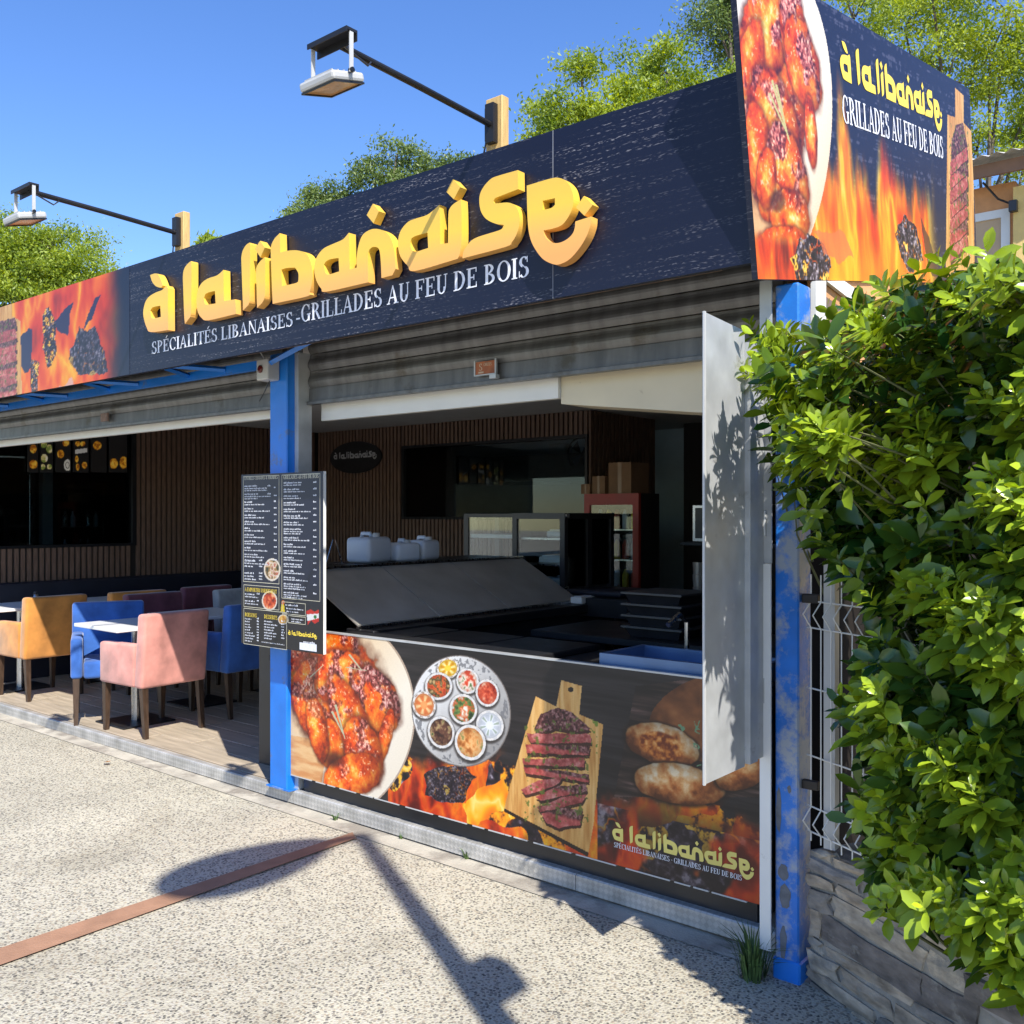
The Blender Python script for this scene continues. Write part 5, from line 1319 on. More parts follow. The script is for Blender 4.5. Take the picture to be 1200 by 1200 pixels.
for a, b in ((gy0+b_, (gy0+gy1)/2-0.03), ((gy0+gy1)/2+0.03, gy1-b_)): MB().box(gx1-0.02, a, gz0+b_, gx1-0.014, b, gz1-b_).build('door_pane', M_GLASS, gc)
MB().box(gx0+0.01, gy0+0.05, gz0+b_, gx0+0.016, gy1-b_, gz1-b_).build('back_pane', M_GLASS, gc)
for y, z in ((gy0+0.02, gz1-0.02), (gy0+0.02, 1.02)): MB().tube([(gx1+0.001, y, z), (gx1+0.02, y, z)], 0.018, 10).build('corner_bolt', M_STEEL, gc)
for k, (y, z) in enumerate(((5.95, 1.0265), (6.2, 1.0265), (6.0, 1.195), (6.25, 1.195), (6.1, 1.395))):  # white trays added to lighten the dark inside of the cabinet
    tt = thing('serving_tray', ['white tray low in the glass cabinet near the street side', 'white tray low in the glass cabinet at the deep side', 'white tray on the middle cabinet shelf near the street side', 'white tray on the middle cabinet shelf at the deep side', 'white tray on the top cabinet shelf'][k], 'tray', (-4.5, y, z), 0, 'trays in the glass cabinet')
    MB().bevbox(-4.62, y-0.09, z+0.001, -4.36, y+0.09, z+0.05, b=0.012).build('dish', M_WHITE, tt); MB().box(-4.60, y-0.07, z+0.0505, -4.38, y+0.07, z+0.06).build('paper', M_PLAST, tt)
t = thing('drinks_display_shelf', 'low glass display with pale shelves left of the black cabinet', 'display', (-5.2, 6.0, 0))
MB().box(-5.45, 5.95, 0, -4.82, 6.4, 1.0).build('base', M_BLACK, t)
for z in (1.12, 1.38): MB().box(-5.4, 5.98, z, -4.86, 6.36, z+0.03).build('shelf', M_WHITE, t)
q = MB()
for x in (-5.45, -4.87): q.box(x, 5.95, 1.0015, x+0.05, 6.0, 1.55); q.box(x, 6.35, 1.0015, x+0.05, 6.4, 1.55)
q.box(-5.45, 5.95, 1.5505, -4.82, 6.4, 1.58); q.build('frame', M_BLACK, t); MB().box(-5.4, 5.955, 1.01, -4.87, 5.961, 1.55).build('pane', M_GLASS, t)

# red-framed fridge with boxes on top
fx0, fx1, fy0, fy1 = -5.06, -4.48, 7.15, 7.5
rf = thing('red_fridge', 'tall fridge with a red frame and glass door beside the kitchen window', 'fridge', ((fx0+fx1)/2, (fy0+fy1)/2, 0))
q = MB(); q.box(fx0, fy0, 0, fx0+0.06, fy0+0.04, 1.76); q.box(fx1-0.06, fy0, 0, fx1, fy0+0.04, 1.76); q.box(fx0+0.06, fy0, 1.66, fx1-0.06, fy0+0.04, 1.76); q.box(fx0+0.06, fy0, 0, fx1-0.06, fy0+0.04, 0.25); q.build('door_frame', M_RED, rf)
q = MB(); q.box(fx0, fy0+0.041, 0, fx0+0.03, fy1, 1.76); q.box(fx1-0.03, fy0+0.041, 0, fx1, fy1, 1.76); q.box(fx0+0.03, fy0+0.041, 1.7, fx1-0.03, fy1, 1.76); q.box(fx0+0.03, fy1-0.03, 0, fx1-0.03, fy1, 1.7); q.build('cabinet', M_BLACK, rf)
MB().box(fx0+0.06, fy0+0.012, 0.25, fx1-0.06, fy0+0.018, 1.66).build('glass', M_GLASS, rf)
for k in range(5):
    z = 0.35+k*0.27; MB().box(fx0+0.03, fy0+0.06, z, fx1-0.03, fy1-0.04, z+0.012).build('shelf', M_STEEL, rf)
    for j in range(5): MB().lathe(fx0+0.10+j*0.09, fy0+0.12, [(0.03,z+0.013),(0.03,z+0.14),(0.012,z+0.19)], 9).build('bottle', (M_RED, M_PLAST, M_TEXTY)[(j+k) % 3], rf)
for (x0, y0, z0, w, d, h, lb) in ((-4.86,7.25,1.762,0.24,0.3,0.28,'large brown cardboard box on top of the red fridge'), (-5.02,7.22,1.762,0.14,0.2,0.16,'smaller brown cardboard box beside the large one on the red fridge'), (-5.13,7.2,1.762,0.1,0.14,0.09,'smallest pale carton at the edge of the red fridge top')):
    t = thing('cardboard_box', lb, 'box', (x0+w/2, y0+d/2, z0), 0, 'boxes on the red fridge')
    MB().box(x0, y0, z0, x0+w, y0+d, z0+h).build('carton', M_CARD, t)
    MB().box(x0+w*0.42, y0-0.0015, z0, x0+w*0.58, y0+d, z0+h+0.0015).build('tape', mat('brown_tape', (0.33, 0.2, 0.11), 0.3), t)
# microwave on a shelf at the right
sh = thing('wall_shelf', 'dark wall shelf carrying the microwave at the back right', 'shelf', (-3.3, 6.9, 1.3))
MB().box(-3.75, 6.6, 1.335, -1.55, 7.1, 1.36).build('board', M_BLACKM, sh)
for x in (-3.7, -2.5, -1.6): MB().box(x, 7.05, 0.0, x+0.04, 7.09, 1.3345).build('upright', M_BLACKM, sh)
mw = thing('microwave', 'silver microwave with dark door window on the wall shelf', 'microwave', (-3.4, 6.8, 1.361))
MB().bevbox(-3.66, 6.62, 1.362, -3.1, 7.0, 1.65, b=0.006, seg=1).build('case', M_STEEL, mw)
MB().box(-3.63, 6.612, 1.39, -3.29, 6.6195, 1.625).build('door', M_BLACK, mw); MB().box(-3.25, 6.612, 1.39, -3.13, 6.6195, 1.625).build('control_panel', M_BLACKM, mw); MB().box(-3.28, 6.59, 1.40, -3.262, 6.6115, 1.61).build('handle', M_STEEL, mw)
for k, (x, z) in enumerate(((-3.2, 1.50), (-3.2, 1.44))): MB().tube([(x, 6.611, z), (x, 6.60, z)], 0.014, 10).build('knob', M_STEEL, mw)
t = thing('cup_stack', 'stacks of dark cups and a pale bottle under the microwave shelf', 'cups', (-3.4, 6.75, 0.9))
MB().box(-3.75, 6.6, 0.86, -1.55, 7.04, 0.9).build('shelf', M_BLACKM, t)
for k, x in enumerate((-3.66, -3.55, -3.3)): MB().lathe(x, 6.72, [(0.035,0.901),(0.045,1.0),(0.04,1.01),(0.045,1.1),(0.04,1.11),(0.045,1.2)], 12).build('cup', M_DSTEEL, t)
MB().lathe(-3.42, 6.7, [(0.04,0.901),(0.04,1.08),(0.015,1.14),(0.015,1.18)], 12).build('bottle', M_PLAST, t)
t = thing('folded_cloth', 'dark folded cloth lying in front of the glass cabinet', 'cloth', (-4.0, 5.95, 0.98))
MB().box(-4.26, 5.6, 0.85, -3.6, 6.4, 0.9795).build('ledge', M_BLACKM, t); MB().bevbox(-4.2, 5.7, 0.981, -3.72, 6.1, 1.03, b=0.02).build('cloth', M_NAVY, t, True)
t = thing('paper_tray', 'small white paper tray left on the counter by the cabinet', 'paper', (-4.0, 5.62, 0.936))
MB().bevbox(-4.05, 5.55, 0.937, -3.95, 5.72, 0.985, b=0.008).build('tray', M_WHITE, t); MB().box(-4.03, 5.57, 0.9855, -3.97, 5.7, 0.99).build('sheet', M_PLAST, t)
# kitchen behind the window
kh = thing('kitchen_hood', 'steel extractor hood above dark pans behind the kitchen window', 'extractor hood', (-7.2, 9.8, 1.7))
MB().prism([(-8.6, 9.2, 1.98), (-8.6, 10.44, 1.98), (-8.6, 10.44, 2.35), (-8.6, 9.8, 2.35)], (2.2, 0, 0)).build('hood', M_DSTEEL, kh); MB().tube([(-7.4, 9.6, 1.96), (-7.0, 9.6, 1.96)], 0.02, 8).build('lamp_tube', M_PLAST, kh)
t = thing('wall_fan', 'round dark wall fan at the right of the kitchen window', 'fan', (-6.3, 9.6, 2.1))
f0 = onY(681, 528, 9.5); q = MB()
q.tube([(f0[0]+0.2*math.cos(2*math.pi*k/24), 9.5, f0[2]+0.2*math.sin(2*math.pi*k/24)) for k in range(25)], 0.012, 6); q.build('ring', M_BLACK, t)
for k in range(4):
    a = k*math.pi/2+0.3; MB().prism([(f0[0], 9.5, f0[2]), (f0[0]+0.17*math.cos(a), 9.49, f0[2]+0.17*math.sin(a)), (f0[0]+0.17*math.cos(a+0.8), 9.52, f0[2]+0.17*math.sin(a+0.8))], (0, 0.004, 0)).build('blade', M_BLACK, t)
t = thing('towel_dispenser', 'white wall towel dispenser next to the fan in the kitchen', 'dispenser', (-6.6, 10.4, 1.9))
f1 = onY(653, 528, 10.3); MB().bevbox(f1[0]-0.14, 10.28, f1[2]-0.16, f1[0]+0.14, 10.4495, f1[2]+0.14, b=0.02).build('case', M_WHITE, t); MB().box(f1[0]-0.10, 10.27, f1[2]-0.14, f1[0]+0.1, 10.2795, f1[2]-0.1).build('slot', M_BLACK, t)
t = thing('notice_sheets', 'column of small printed notices beside the kitchen window frame', 'notice', (-7.9, YB+0.1, 1.9))
f2 = onY(484, 550, YB+0.03)
for k in range(4): MB().box(f2[0]-0.07, YB+0.025, f2[2]+0.16-k*0.13, f2[0]+0.07, YB+0.03, f2[2]+0.27-k*0.13).build('sheet', mat('grey_notice', (0.25,0.25,0.25), 0.6), t)

# ================================================================== STONE WALL, FENCE, HEDGE
WD = np.array([0.88, -0.475, 0]); WD /= np.linalg.norm(WD); WN = np.array([WD[1], -WD[0], 0])     # along the wall, towards the street
W0 = np.array([-1.345, 3.285, 0])
WTOP = 0.41; WLEN = 3.0
sw = thing('stone_wall', 'low schist stone wall under the hedge beside the right blue post', 'wall', tuple(W0 + WD*1.0 + np.array([0,0,gz(-0.5)])))
def wp(k, z, d): return W0 + WD*k + WN*d + EZ*z
q = MB(); q.prism([wp(0, -0.4, 0), wp(WLEN, -0.4, 0), wp(WLEN, WTOP-0.02, 0), wp(0, WTOP-0.02, 0)], tuple(-WN*0.26)); o = q.build('mortar_core', M_MORTAR, sw); fix_normals(o)
STM = [mat('schist_%d' % k, c, 0.85, 0.5, 11, 0.7, 38, stretch=(1, 1, 2.2), dirt=((0.27, 0.25, 0.215), 0.42, 9)) for k, c in enumerate(((0.33,0.27,0.20), (0.20,0.18,0.155), (0.40,0.34,0.26), (0.25,0.23,0.21), (0.15,0.13,0.115)))]
z = -0.20; row = 0
while z < WTOP - 0.03:
    hgt_ = R.uniform(0.04, 0.10); 
    if z + hgt_ > WTOP - 0.02: hgt_ = WTOP - z
    k = R.uniform(-0.12, 0.0)
    while k < WLEN:
        ln = R.choice((R.uniform(0.09, 0.2), R.uniform(0.2, 0.5))); g = R.uniform(0.005, 0.011); a, b = max(0.0, k+g), min(WLEN, k+ln-g)
        if b - a > 0.05:
            pr_ = R.uniform(0.004, 0.020); bm = bmesh.new(); bmesh.ops.create_cube(bm, size=1)
            bmesh.ops.subdivide_edges(bm, edges=bm.edges[:], cuts=1, use_grid_fill=True)
            tl_ = R.uniform(-0.008, 0.008)
            for v in bm.verts:
                fx_, fd, fz = v.co.x+0.5, v.co.y+0.5, v.co.z+0.5
                kk = a + (b-a)*fx_ + (R.uniform(-0.016, 0.016)); zz = z + g*0.6 + (hgt_-g*1.2)*fz + tl_*(fx_-0.5)*2 + R.uniform(-0.007, 0.007)
                dd = -0.03 + (0.03+pr_)*fd + R.uniform(-0.003, 0.003)*fd - (0.006 if abs(fx_-0.5) > 0.4 or abs(fz-0.5) > 0.4 else 0)*fd
                v.co = Vector(wp(kk, zz, dd) - np.array(sw.location[:]))
            bmesh.ops.recalc_face_normals(bm, faces=bm.faces[:])
            me = bpy.data.meshes.new('stone'); bm.to_mesh(me); bm.free(); me.materials.append(R.choice(STM))
            so_ = bpy.data.objects.new('stone', me); COL.objects.link(so_); so_.parent = sw
        k += ln
    z += hgt_; row += 1

wf = thing('wire_fence', 'white wire mesh fence panel standing on the stone wall', 'fence', tuple(wp(1.2, WTOP, -0.13)))
q = MB(); FD = -0.006
def zz_path(k):
    P = []
    for z, d in ((0.40,0),(0.43,0.0),(0.475,0.035),(0.52,0.0),(0.94,0),(1.155,0.0),(1.205,0.035),(1.25,0.0),(1.345,0)): P.append(wp(k, z+0.02, FD+d))
    return P
k = -0.005
while k < 2.9: q.tube(zz_path(k), 0.0028, 5, False); k += 0.052
q.build('vertical_wires', M_WHITE, wf, kind='stuff')
for z in (0.43, 0.52, 0.70, 0.94, 1.155, 1.25): MB().tube([wp(-0.03, z+0.02, FD-0.004), wp(2.9, z+0.02, FD-0.004)], 0.003, 6).build('horizontal_wire', M_WHITE, wf)
for k in (0.06, 1.5, 2.88): MB().box(-0.02,-0.02,0,0.02,0.02,1.0).build('fence_post', M_LGREY, wf, local=True).location = Vector(wp(k, WTOP, FD-0.035)) - Vector(wf.location)
for z in (0.62, 1.28): 
    p = wp(0.0, z, FD+0.005); MB().bevbox(p[0]-0.03, p[1]-0.012, p[2]-0.016, p[0]+0.03, p[1]+0.012, p[2]+0.016, b=0.004).build('clamp', M_DARK, wf)

# ---- hedge
def leaf_geo(L, w, curl, fold):
    sx = (0.0, 0.22, 0.5, 0.78, 1.0); V = []
    for s_ in sx: V.append((s_*L, 0, -curl*L*s_*s_))
    for s_, ww in ((0.22, 0.55), (0.5, 0.95), (0.78, 0.80)):
        zc = -curl*L*s_*s_ + fold*w*ww
        V.append((s_*L, w*ww, zc)); V.append((s_*L, -w*ww, zc))
    return np.array(V), [(0,1,5),(0,6,1),(1,2,7,5),(1,6,8,2),(2,3,9,7),(2,8,10,3),(3,4,9),(3,10,4)]
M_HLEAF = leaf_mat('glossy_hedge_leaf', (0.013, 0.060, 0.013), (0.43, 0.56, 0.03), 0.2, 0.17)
hd = thing('evergreen_hedge', 'dense glossy evergreen hedge spilling over the stone wall and post', 'hedge', tuple(wp(0.9, WTOP, -0.1)))
HP = [(888,388),(897,378),(908,388),(935,408),(962,385),(985,378),(1003,352),(1035,352),(1060,338),(1100,330),(1130,322),(1155,312),(1200,318),(1500,280),(1900,270),(1900,1700),(1300,1240),(1215,1150),(1165,1115),(1125,1075),(1088,1062),(1055,1050),(1040,1058),(1030,1030),(1022,1000),(1016,960),(1028,900),(1022,850),(998,838),(1002,800),(1026,770),(1034,730),(1028,690),(985,650),(962,625),(940,560),(903,522),(915,490),(902,455),(886,432)]
HPa = np.array(HP, float)
def inpoly(u, v):
    ins = False; n = len(HPa)
    for i in range(n):
        x1, y1 = HPa[i]; x2, y2 = HPa[(i+1) % n]
        if (y1 > v) != (y2 > v) and u < (x2-x1)*(v-y1)/(y2-y1)+x1: ins = not ins
    return ins
def on_wall(u, v, d):
    r_ = ray(u, v); P0 = W0 + WN*d; t = ((P0-CAM) @ WN)/(r_ @ WN); return CAM + r_*t
rg = random.Random(23)
shoots = []
def clumpy(u, v): return float(fbm(np.array(u/62.0), np.array(v/62.0), 3, 44))
def add_shoot(u, v, d, kind):
    P = on_wall(u, v, d)
    if -0.05 < P[2] < 3.2: shoots.append((P, d, u, v, kind))
def pick():
    while True:
        if rg.random() < 0.87: u, v = rg.uniform(860, 1230), rg.uniform(280, 1190)
        else: u, v = rg.uniform(1230, 1900), rg.uniform(240, 1500)
        if inpoly(u, v): return u, v
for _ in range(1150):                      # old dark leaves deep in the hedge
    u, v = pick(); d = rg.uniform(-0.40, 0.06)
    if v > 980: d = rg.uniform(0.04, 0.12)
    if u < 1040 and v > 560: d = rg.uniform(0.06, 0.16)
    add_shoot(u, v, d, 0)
for _ in range(420):                       # mature outer leaves
    u, v = pick(); add_shoot(u, v, 0.05 + 0.3*clumpy(u+300, v)*rg.uniform(0.6, 1.1), 1)
n_ = 0
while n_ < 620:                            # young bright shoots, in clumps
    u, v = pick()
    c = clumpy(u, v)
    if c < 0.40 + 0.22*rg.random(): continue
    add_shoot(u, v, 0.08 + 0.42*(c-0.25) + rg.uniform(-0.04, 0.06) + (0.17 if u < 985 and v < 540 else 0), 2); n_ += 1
for _ in range(60):                        # the spray that leans out over the flap
    u, v = rg.uniform(890, 985), rg.uniform(385, 560)
    if inpoly(u, v): add_shoot(u, v, rg.uniform(0.3, 0.52), 2 if rg.random() < 0.75 else 1)
for k in range(len(HPa)):                  # loose sprigs breaking the outline
    a, b = HPa[k], HPa[(k+1) % len(HPa)]
    if max(a[0], b[0]) > 1230: continue
    for f in np.arange(0, 1, 14.0/max(14, np.hypot(*(b-a)))):
        p = a + (b-a)*f; nrm_ = np.array([(b-a)[1], -(b-a)[0]]); nrm_ = nrm_/np.linalg.norm(nrm_)
        if rg.random() < 0.6: add_shoot(p[0]+nrm_[0]*rg.uniform(-4, 20), p[1]+nrm_[1]*rg.uniform(-4, 20) - (rg.uniform(0, 14) if p[1] < 420 else 0), rg.uniform(0.12, 0.32), 2 if rg.random() < 0.7 else 1)
LV, LFc, LT = [], [], []; cand = []
cnt = 0
gold = 2.39996
for (P, d, u, v, kind) in shoots:
    out = np.clip((d+0.1)/0.48, 0, 1)
    A = WN*(0.25+0.7*out) + EZ*rg.uniform(0.35, 1.4) + WD*rg.uniform(-0.6, 0.5) + np.array([rg.uniform(-.3,.3) for _ in range(3)])
    if u < 930: A = A - WD*0.5
    A /= np.linalg.norm(A)
    young = kind == 2
    n = rg.randint(6, 9); ph = rg.uniform(0, 6.28)
    X_ = np.cross(A, EZ if abs(A[2]) < 0.9 else EX); X_ /= np.linalg.norm(X_); Y_ = np.cross(A, X_)
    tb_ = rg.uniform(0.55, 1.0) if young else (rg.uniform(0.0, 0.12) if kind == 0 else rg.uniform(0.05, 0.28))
    sc = rg.uniform(0.8, 1.2)
    for i in range(n):
        f = i/(n-1.0)
        az = ph + i*gold; el = math.radians(78 - 48*f + rg.uniform(-12, 12))
        rad = X_*math.cos(az) + Y_*math.sin(az)
        dr = A*math.cos(el) + rad*math.sin(el) - EZ*0.12; dr /= np.linalg.norm(dr)
        nr = A - dr*(A @ dr) + 0.25*np.array([rg.uniform(-1,1) for _ in range(3)]); nr -= dr*(nr @ dr); nr /= np.linalg.norm(nr)
        sd = np.cross(nr, dr)
        L = sc*((0.092 - 0.050*f)*rg.uniform(0.8, 1.15) if young else rg.uniform(0.055, 0.105)); w = L*rg.uniform(0.18, 0.27)
        o_ = P - A*(0.055*(1-f))*sc
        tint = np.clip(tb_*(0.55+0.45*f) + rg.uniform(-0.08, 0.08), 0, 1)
        infr = u < 1215 and v < 1195
        if infr and out > 0.72 and L > 0.048: cand.append((L*(0.6+out), o_, dr, sd, nr, L, w, tint)); continue
        V, Fc = leaf_geo(L, w, rg.uniform(0.05, 0.3), rg.uniform(0.15, 0.45))
        W_ = o_ + V[:, :1]*dr + V[:, 1:2]*sd + V[:, 2:3]*nr
        LV.append(W_); LFc += [tuple(j+cnt for j in fc_) for fc_ in Fc]; LT += [tint]*len(V); cnt += len(V)
rg.shuffle(cand)
parts_ = cand[:300]
for (_, o_, dr, sd, nr, L, w, tint) in cand[300:]:
    V, Fc = leaf_geo(L, w, 0.15, 0.3); W_ = o_ + V[:, :1]*dr + V[:, 1:2]*sd + V[:, 2:3]*nr
    LV.append(W_); LFc += [tuple(j+cnt for j in fc_) for fc_ in Fc]; LT += [tint]*len(V); cnt += len(V)
def tint_attr(me, t):
    at = me.color_attributes.new('tint', 'FLOAT_COLOR', 'POINT'); a = np.ones((len(t), 4), np.float32); a[:, 0] = t; at.data.foreach_set('color', a.reshape(-1))
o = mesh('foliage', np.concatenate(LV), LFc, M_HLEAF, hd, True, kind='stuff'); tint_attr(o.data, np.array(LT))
lmesh = []
for k in range(12):
    V, Fc = leaf_geo(1.0, 0.22, 0.08+0.02*k, 0.2+0.02*(k % 5)); me = bpy.data.meshes.new('leaf'); me.from_pydata([tuple(v) for v in V], [], Fc); me.materials.append(M_HLEAF)
    me.polygons.foreach_set('use_smooth', [True]*len(Fc)); tint_attr(me, np.full(len(V), k/11.0)); lmesh.append(me)
for (_, o_, dr, sd, nr, L, w, tint) in parts_:
    lo = bpy.data.objects.new('leaf', lmesh[int(round(tint*11))]); COL.objects.link(lo); lo.parent = hd
    M = Matrix.Identity(4); p = o_ - np.array(hd.location[:])
    for i in range(3): M[i][0] = dr[i]*L; M[i][1] = sd[i]*L*(w/L/0.22); M[i][2] = nr[i]*L; M[i][3] = p[i]
    lo.matrix_local = M
q = MB()
for (P, d, u, v, kind) in shoots[::4]:
    root = wp((P - W0) @ WD + rg.uniform(-0.1, 0.1), max(WTOP*0.6, P[2]-rg.uniform(0.15, 0.4)), min(d-0.15, -0.05))
    mid = (P+root)/2 + np.array([rg.uniform(-.04,.04) for _ in range(3)]); q.tube([root, mid, P], [0.006, 0.004, 0.002], 4, False)
for k in range(9):
    a = wp(0.15+k*0.3, WTOP-0.1, -0.22); q.tube([a, a+EZ*0.6+WN*0.1+WD*rg.uniform(-.1,.1), a+EZ*1.4+WN*0.15+WD*rg.uniform(-.2,.2)], [0.018, 0.013, 0.006], 6, False)
q.build('twigs', M_TWIG, hd, kind='stuff')

# ================================================================== TREES BEHIND
M_TL = leaf_mat('ash_tree_leaf', (0.10, 0.175, 0.02), (0.42, 0.50, 0.06), 0.5, 0.42)
M_TL2 = leaf_mat('dark_tree_leaf', (0.06, 0.11, 0.03), (0.24, 0.32, 0.08), 0.45, 0.32)
def tree(label, blobs, tdist, seed, leaf, dens, m, base=None, clump=0.26, limbs=True):
    """blobs: (u, v, radius px, distance offset m); crown of leaf clumps on limbs"""
    rs = np.random.RandomState(seed); k = tdist/F
    cen = [(CAM + ray(u, v)*(tdist+dz), r*k) for u, v, r, dz in blobs]
    c0 = np.mean([c for c, _ in cen], 0) if base is None else CAM + ray(base[0], 598)*tdist
    g0 = np.array([c0[0], c0[1], gz(c0[0])])
    t = thing('leafy_tree', label, 'tree', tuple(g0), 0, None)
    q = MB(); top = min(c[2] for c, _ in cen); hub = g0 + EZ*max(1.8, (top-g0[2])*0.6)
    q.tube([g0-EZ*0.2, (g0+hub)/2 + np.array([0.1,0.05,0]), hub], [0.22, 0.17, 0.13], 9)
    V = []; tip = []
    for c, r in cen:
        mid = (hub+c)/2 + rs.uniform(-0.25, 0.25, 3); q.tube([hub, mid, c], [0.08, 0.045, 0.016], 6, False)
        nc = max(6, int(dens*r*r*r**0.2))
        for _ in range(nc):
            d = rs.normal(size=3); d /= np.linalg.norm(d); rr = r*rs.uniform(0.35, 1.05)**0.6
            cc = c + d*rr*np.array([1, 1, 0.85])
            if rs.rand() < 0.3: q.tube([c + (cc-c)*0.1, (c+cc)/2 + rs.uniform(-.08,.08,3), cc], [0.022, 0.013, 0.005], 4, False)
            tip.append((cc, rs.uniform(0.6, 1.25), rs.uniform(0, 1)))
    q.build('trunk', M_BARK, t, False)
    P = []; T = []
    for cc, s_, tt in tip:
        n = int(250*s_); pp = cc + rs.normal(size=(n, 3))*clump*s_*np.array([1, 1, 0.7]); P.append(pp); T.append(np.clip(tt*0.6+rs.uniform(-0.15, 0.45, n), 0, 1))
    P = np.concatenate(P); T = np.concatenate(T); n = len(P)
    a = rs.normal(size=(n,3)); a[:,2] -= 0.3; a /= np.linalg.norm(a, axis=1)[:,None]; b = rs.normal(size=(n,3)); b -= a*(a*b).sum(1)[:,None]; b /= np.linalg.norm(b, axis=1)[:,None]
    L = leaf*rs.uniform(0.7, 1.4, n)[:,None]; w = L*0.20
    nn = np.cross(a, b)
    V = np.stack([P, P+a*L*0.5+b*w+nn*w*0.4, P+a*L, P+a*L*0.5-b*w+nn*w*0.4], 1).reshape(-1, 3) - g0
    me = bpy.data.meshes.new('crown'); me.vertices.add(4*n); me.vertices.foreach_set('co', V.reshape(-1).astype(np.float32))
    me.loops.add(4*n); me.loops.foreach_set('vertex_index', np.arange(4*n, dtype=np.int32)); me.polygons.add(n); me.polygons.foreach_set('loop_start', np.arange(0, 4*n, 4, dtype=np.int32))
    me.update(calc_edges=True); tint_attr(me, np.repeat(T, 4)); me.materials.append(m)
    o = bpy.data.objects.new('crown', me); COL.objects.link(o); o.parent = t
    return t
tree('bright green feathery tree rising behind the right half of the fascia sign', [(672,120,34,0),(655,140,34,0.5),(680,70,18,0),(635,165,24,0),(740,90,40,0.6),(785,80,38,0),(720,125,44,0),(800,110,44,0.5),(845,95,34,0),(760,140,44,0),(700,160,50,0),(830,140,44,0)], 14.0, 3, 0.066, 58, M_TL, (740, 598), 0.135)
tree('dark green tree crown overlapping the corner sign above the bright tree', [(838,18,26,0),(870,10,36,0.5),(862,55,28,0.5),(900,-30,44,0),(850,-30,34,0)], 17.0, 8, 0.072, 75, M_TL2, (900, 598), 0.2)
tree('tall light green tree with open branches behind the corner sign', [(1000,20,60,0),(1060,30,60,1),(1110,90,56,0),(1160,60,60,0),(1195,130,50,0.6),(1180,10,60,0),(1230,60,70,0),(1145,170,40,0),(1200,190,40,0.5),(1090,-30,70,0),(1250,160,70,0)], 17.5, 5, 0.08, 19, M_TL, (1140, 598), 0.18)
tree('blue green thin-topped tree showing behind the middle of the fascia sign', [(440,200,32,0),(465,178,22,0),(490,195,24,0),(420,225,26,0),(378,228,20,0),(365,245,18,0),(500,215,26,0.5),(525,195,15,0),(545,190,10,0),(400,240,26,0),(470,225,40,0),(347,248,7,0)], 19.0, 9, 0.072, 42, M_TL2, (450, 598), 0.13)
tree('rounded light green tree behind the flame end of the fascia sign', [(30,310,46,0),(75,305,46,0),(15,285,34,0),(60,285,28,0),(105,325,34,0),(-30,310,60,0),(125,345,26,0),(70,340,46,0),(10,350,50,0)], 22.0, 12, 0.08, 42, M_TL, (50, 598), 0.2)
tree('wispy pale tree tip peeking over the sign near the first lamp', [(250,285,10,0),(244,292,8,0)], 24.0, 15, 0.14, 60, M_TL, (250, 598), 0.12)

# ================================================================== NEIGHBOURING HOUSE
YHs = 11.6
hs_ = thing('neighbour_house', 'orange and yellow rendered house with grey corrugated roof behind the corner sign', 'house', (0.5, YHs+2, gz(1)))
hx0 = onY(1110, 250, YHs)[0]; hxm = onY(1190, 250, YHs)[0]; ez = onY(1160, 214, YHs)[2]
wz0, wz1 = onY(1150, 330, YHs)[2], onY(1150, 246, YHs)[2]; wxa, wxb = onY(1120, 250, YHs)[0], onY(1184, 250, YHs)[0]
q = MB(); q.box(hx0, YHs, -0.3, wxa, YHs+4, ez); q.box(wxa, YHs, -0.3, wxb, YHs+4, wz0); q.box(wxa, YHs, wz1, wxb, YHs+4, ez); q.box(wxb, YHs, -0.3, hxm, YHs+4, ez)
q.build('wall', M_ORANGE, hs_)
MB().box(hxm+0.002, YHs-0.12, -0.3, 5, YHs+4, ez-0.1).build('wall', M_YELLOW, hs_)
wq_ = MB(); wq_.box(wxa, YHs-0.02, wz1-0.09, wxb, YHs+0.03, wz1); wq_.box(wxb-0.09, YHs-0.02, wz0, wxb, YHs+0.03, wz1-0.09); wq_.box(wxa, YHs-0.02, wz0, wxa+0.08, YHs+0.03, wz1-0.09)
wnd = wq_.build('window', M_WHITE, hs_)
MB().box(wxa+0.08, YHs+0.005, wz0, wxb-0.09, YHs+0.012, wz1-0.09).build('blind', M_TAN, wnd)
MB().box(hx0-0.3, YHs-0.35, ez+0.002, 5.2, YHs-0.31, ez+0.14).build('eave_beam', mat('brown_eave', (0.22, 0.12, 0.07), 0.7), hs_)
q = MB(); x = hx0-0.35; v = []; f = []
k = 0
while x < 5.2:
    zz = ez + 0.16 + (0.035 if k % 2 else 0.0); v += [(x, YHs-0.5, zz), (x, YHs+2.2, zz+0.75)]; x += 0.075; k += 1
for i in range(k-1): f.append((2*i, 2*i+2, 2*i+3, 2*i+1))
mesh('roof', v, f, M_ROOFG, hs_)
ca = onY(1152, 210, YHs-0.1); cb = onY(1188, 236, YHs-0.14); MB().tube([ca, (ca+cb)/2-EZ*0.06, cb], 0.012, 5).build('cable', M_BLACK, hs_)
MB().bevbox(cb[0]-0.04, YHs-0.2, cb[2]-0.08, cb[0]+0.04, YHs-0.121, cb[2]+0.04, b=0.005).build('bracket', M_BLACK, hs_)

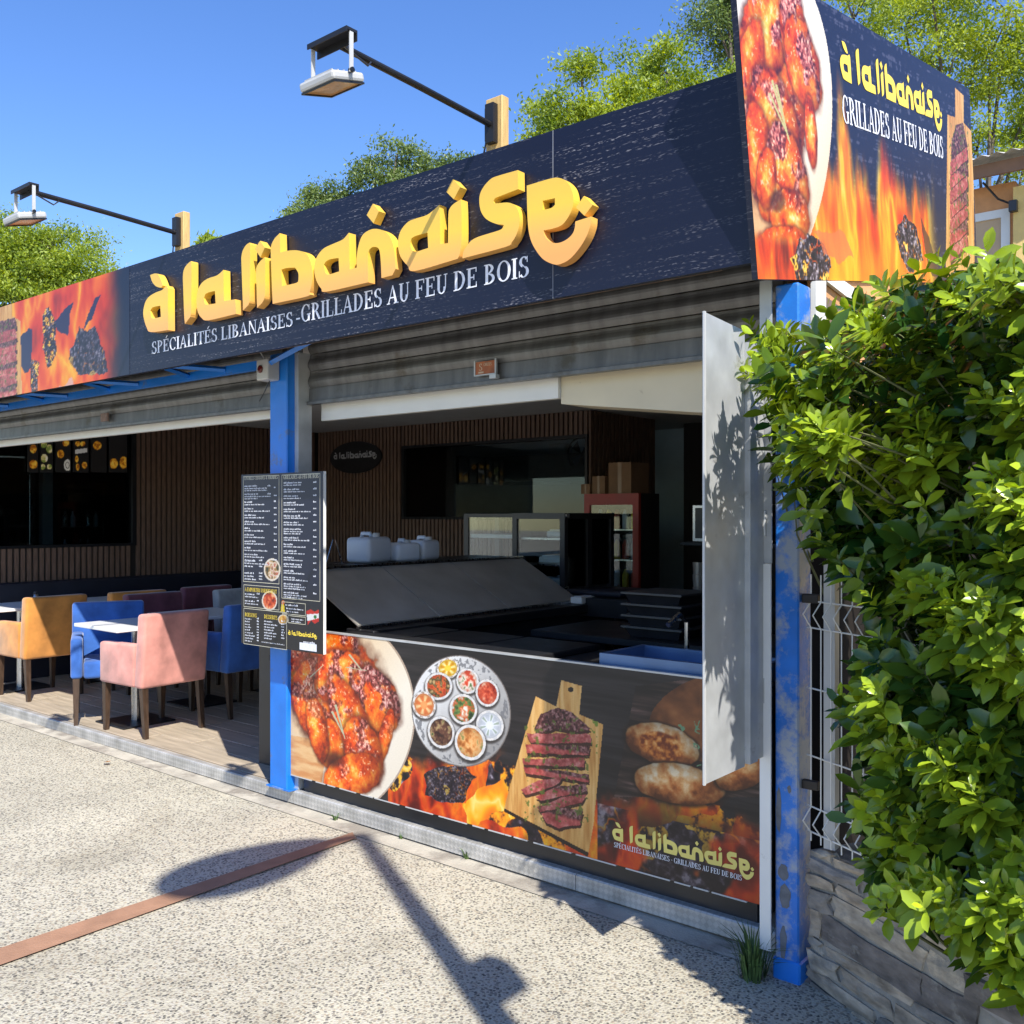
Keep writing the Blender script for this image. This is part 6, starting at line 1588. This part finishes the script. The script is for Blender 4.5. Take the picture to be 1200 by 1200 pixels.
# ================================================================== STREET LAMP (its shadow falls on the pavement)
LH = 5.6; sp_ = np.array([-3.70, 3.28]); f0 = sp_ - np.array([-0.8, 0.43])*LH
sg = thing('street_lamp', 'grey street lamp whose long shadow crosses the pavement', 'street lamp', (f0[0], f0[1], gz(1)))
MB().tube([(f0[0], f0[1], gz(1)), (f0[0], f0[1], 2.5), (f0[0], f0[1], LH-0.05), (f0[0], f0[1]-0.12, LH), (f0[0]-0.02, f0[1]-0.3, LH)], [0.075, 0.06, 0.048, 0.04, 0.035], 12).build('pole', M_GALV, sg)
MB().lathe(f0[0], f0[1], [(0.12, gz(1)), (0.12, gz(1)+0.25), (0.078, gz(1)+0.3)], 14).build('base', M_GALV, sg)
q = MB(); hcx, hcy = f0[0]-0.06, f0[1]-0.62
vs = []; fs2 = []; nu, nv_ = 20, 8
for j in range(nv_+1):
    ph = math.pi*j/nv_
    for i in range(nu):
        th = 2*math.pi*i/nu; vs.append((hcx+0.26*math.sin(ph)*math.cos(th)*(1.0-0.25*math.sin(th)), hcy+0.47*math.sin(ph)*math.sin(th), LH+0.07*math.cos(ph)))
for j in range(nv_):
    for i in range(nu): fs2.append((j*nu+i, j*nu+(i+1) % nu, (j+1)*nu+(i+1) % nu, (j+1)*nu+i))
q.add(vs, fs2); q.build('head', M_GALV, sg, True)
p_ = onZ(578, 1140, gz(-2.2)); hb = LH - (p_[0]-sp_[0])/0.8
MB().bevbox(f0[0]-0.05, f0[1]-0.03, hb-0.2, f0[0]+0.09, f0[1]+0.19, hb+0.06, b=0.05, seg=3).build('control_box', M_GALV, sg, True)

# ================================================================== SMALL THINGS ON THE GROUND
M_GRASS = mat('weed_green', (0.06, 0.11, 0.025), 0.6, 0.4, 30)
def tuft(u, v, n, h, label):
    p = onZ(u, v, gz(onZ(u, v, -0.1)[0])); q = MB()
    for _ in range(n):
        a = R.uniform(0, 6.28); r0 = R.uniform(0, 0.05)*h/0.2; lean = R.uniform(0.1, 0.8); hh = h*R.uniform(0.5, 1.1)
        b = np.array([p[0]+r0*math.cos(a), p[1]+r0*math.sin(a), p[2]]); s_ = np.array([-math.sin(a), math.cos(a), 0])*0.004
        m1 = b + np.array([math.cos(a)*lean*hh*0.35, math.sin(a)*lean*hh*0.35, hh*0.6]); t1 = b + np.array([math.cos(a)*lean*hh, math.sin(a)*lean*hh, hh*(1-0.35*lean)])
        q.add([b-s_, b+s_, m1+s_*0.8, m1-s_*0.8, t1], [(0,1,2,3),(3,2,4)])
    o = q.build('grass_tuft', M_GRASS); tag(o, label, 'grass', 'weeds along the kerb')
tuft(882, 1142, 90, 0.20, 'largest grass tuft growing at the foot of the right blue post')
tuft(547, 1003, 16, 0.06, 'tiny weed at the kerb under the steak board picture')
tuft(393, 958, 14, 0.05, 'tiny weed at the kerb under the chicken picture')
tuft(470, 980, 8, 0.035, 'faint weed at the kerb between the chicken and mezze pictures')
p = onZ(122, 891, gz(-6.5)); V, Fc = leaf_geo(0.07, 0.022, -0.2, 0.3)
o = mesh('fallen_leaf', [(p[0]+v[0], p[1]+v[1], p[2]+0.012+abs(v[2])) for v in V], Fc, mat('dry_leaf', (0.45, 0.2, 0.06), 0.7)); tag(o, 'small dry orange leaf lying on the pavement near the kerb', 'leaf')
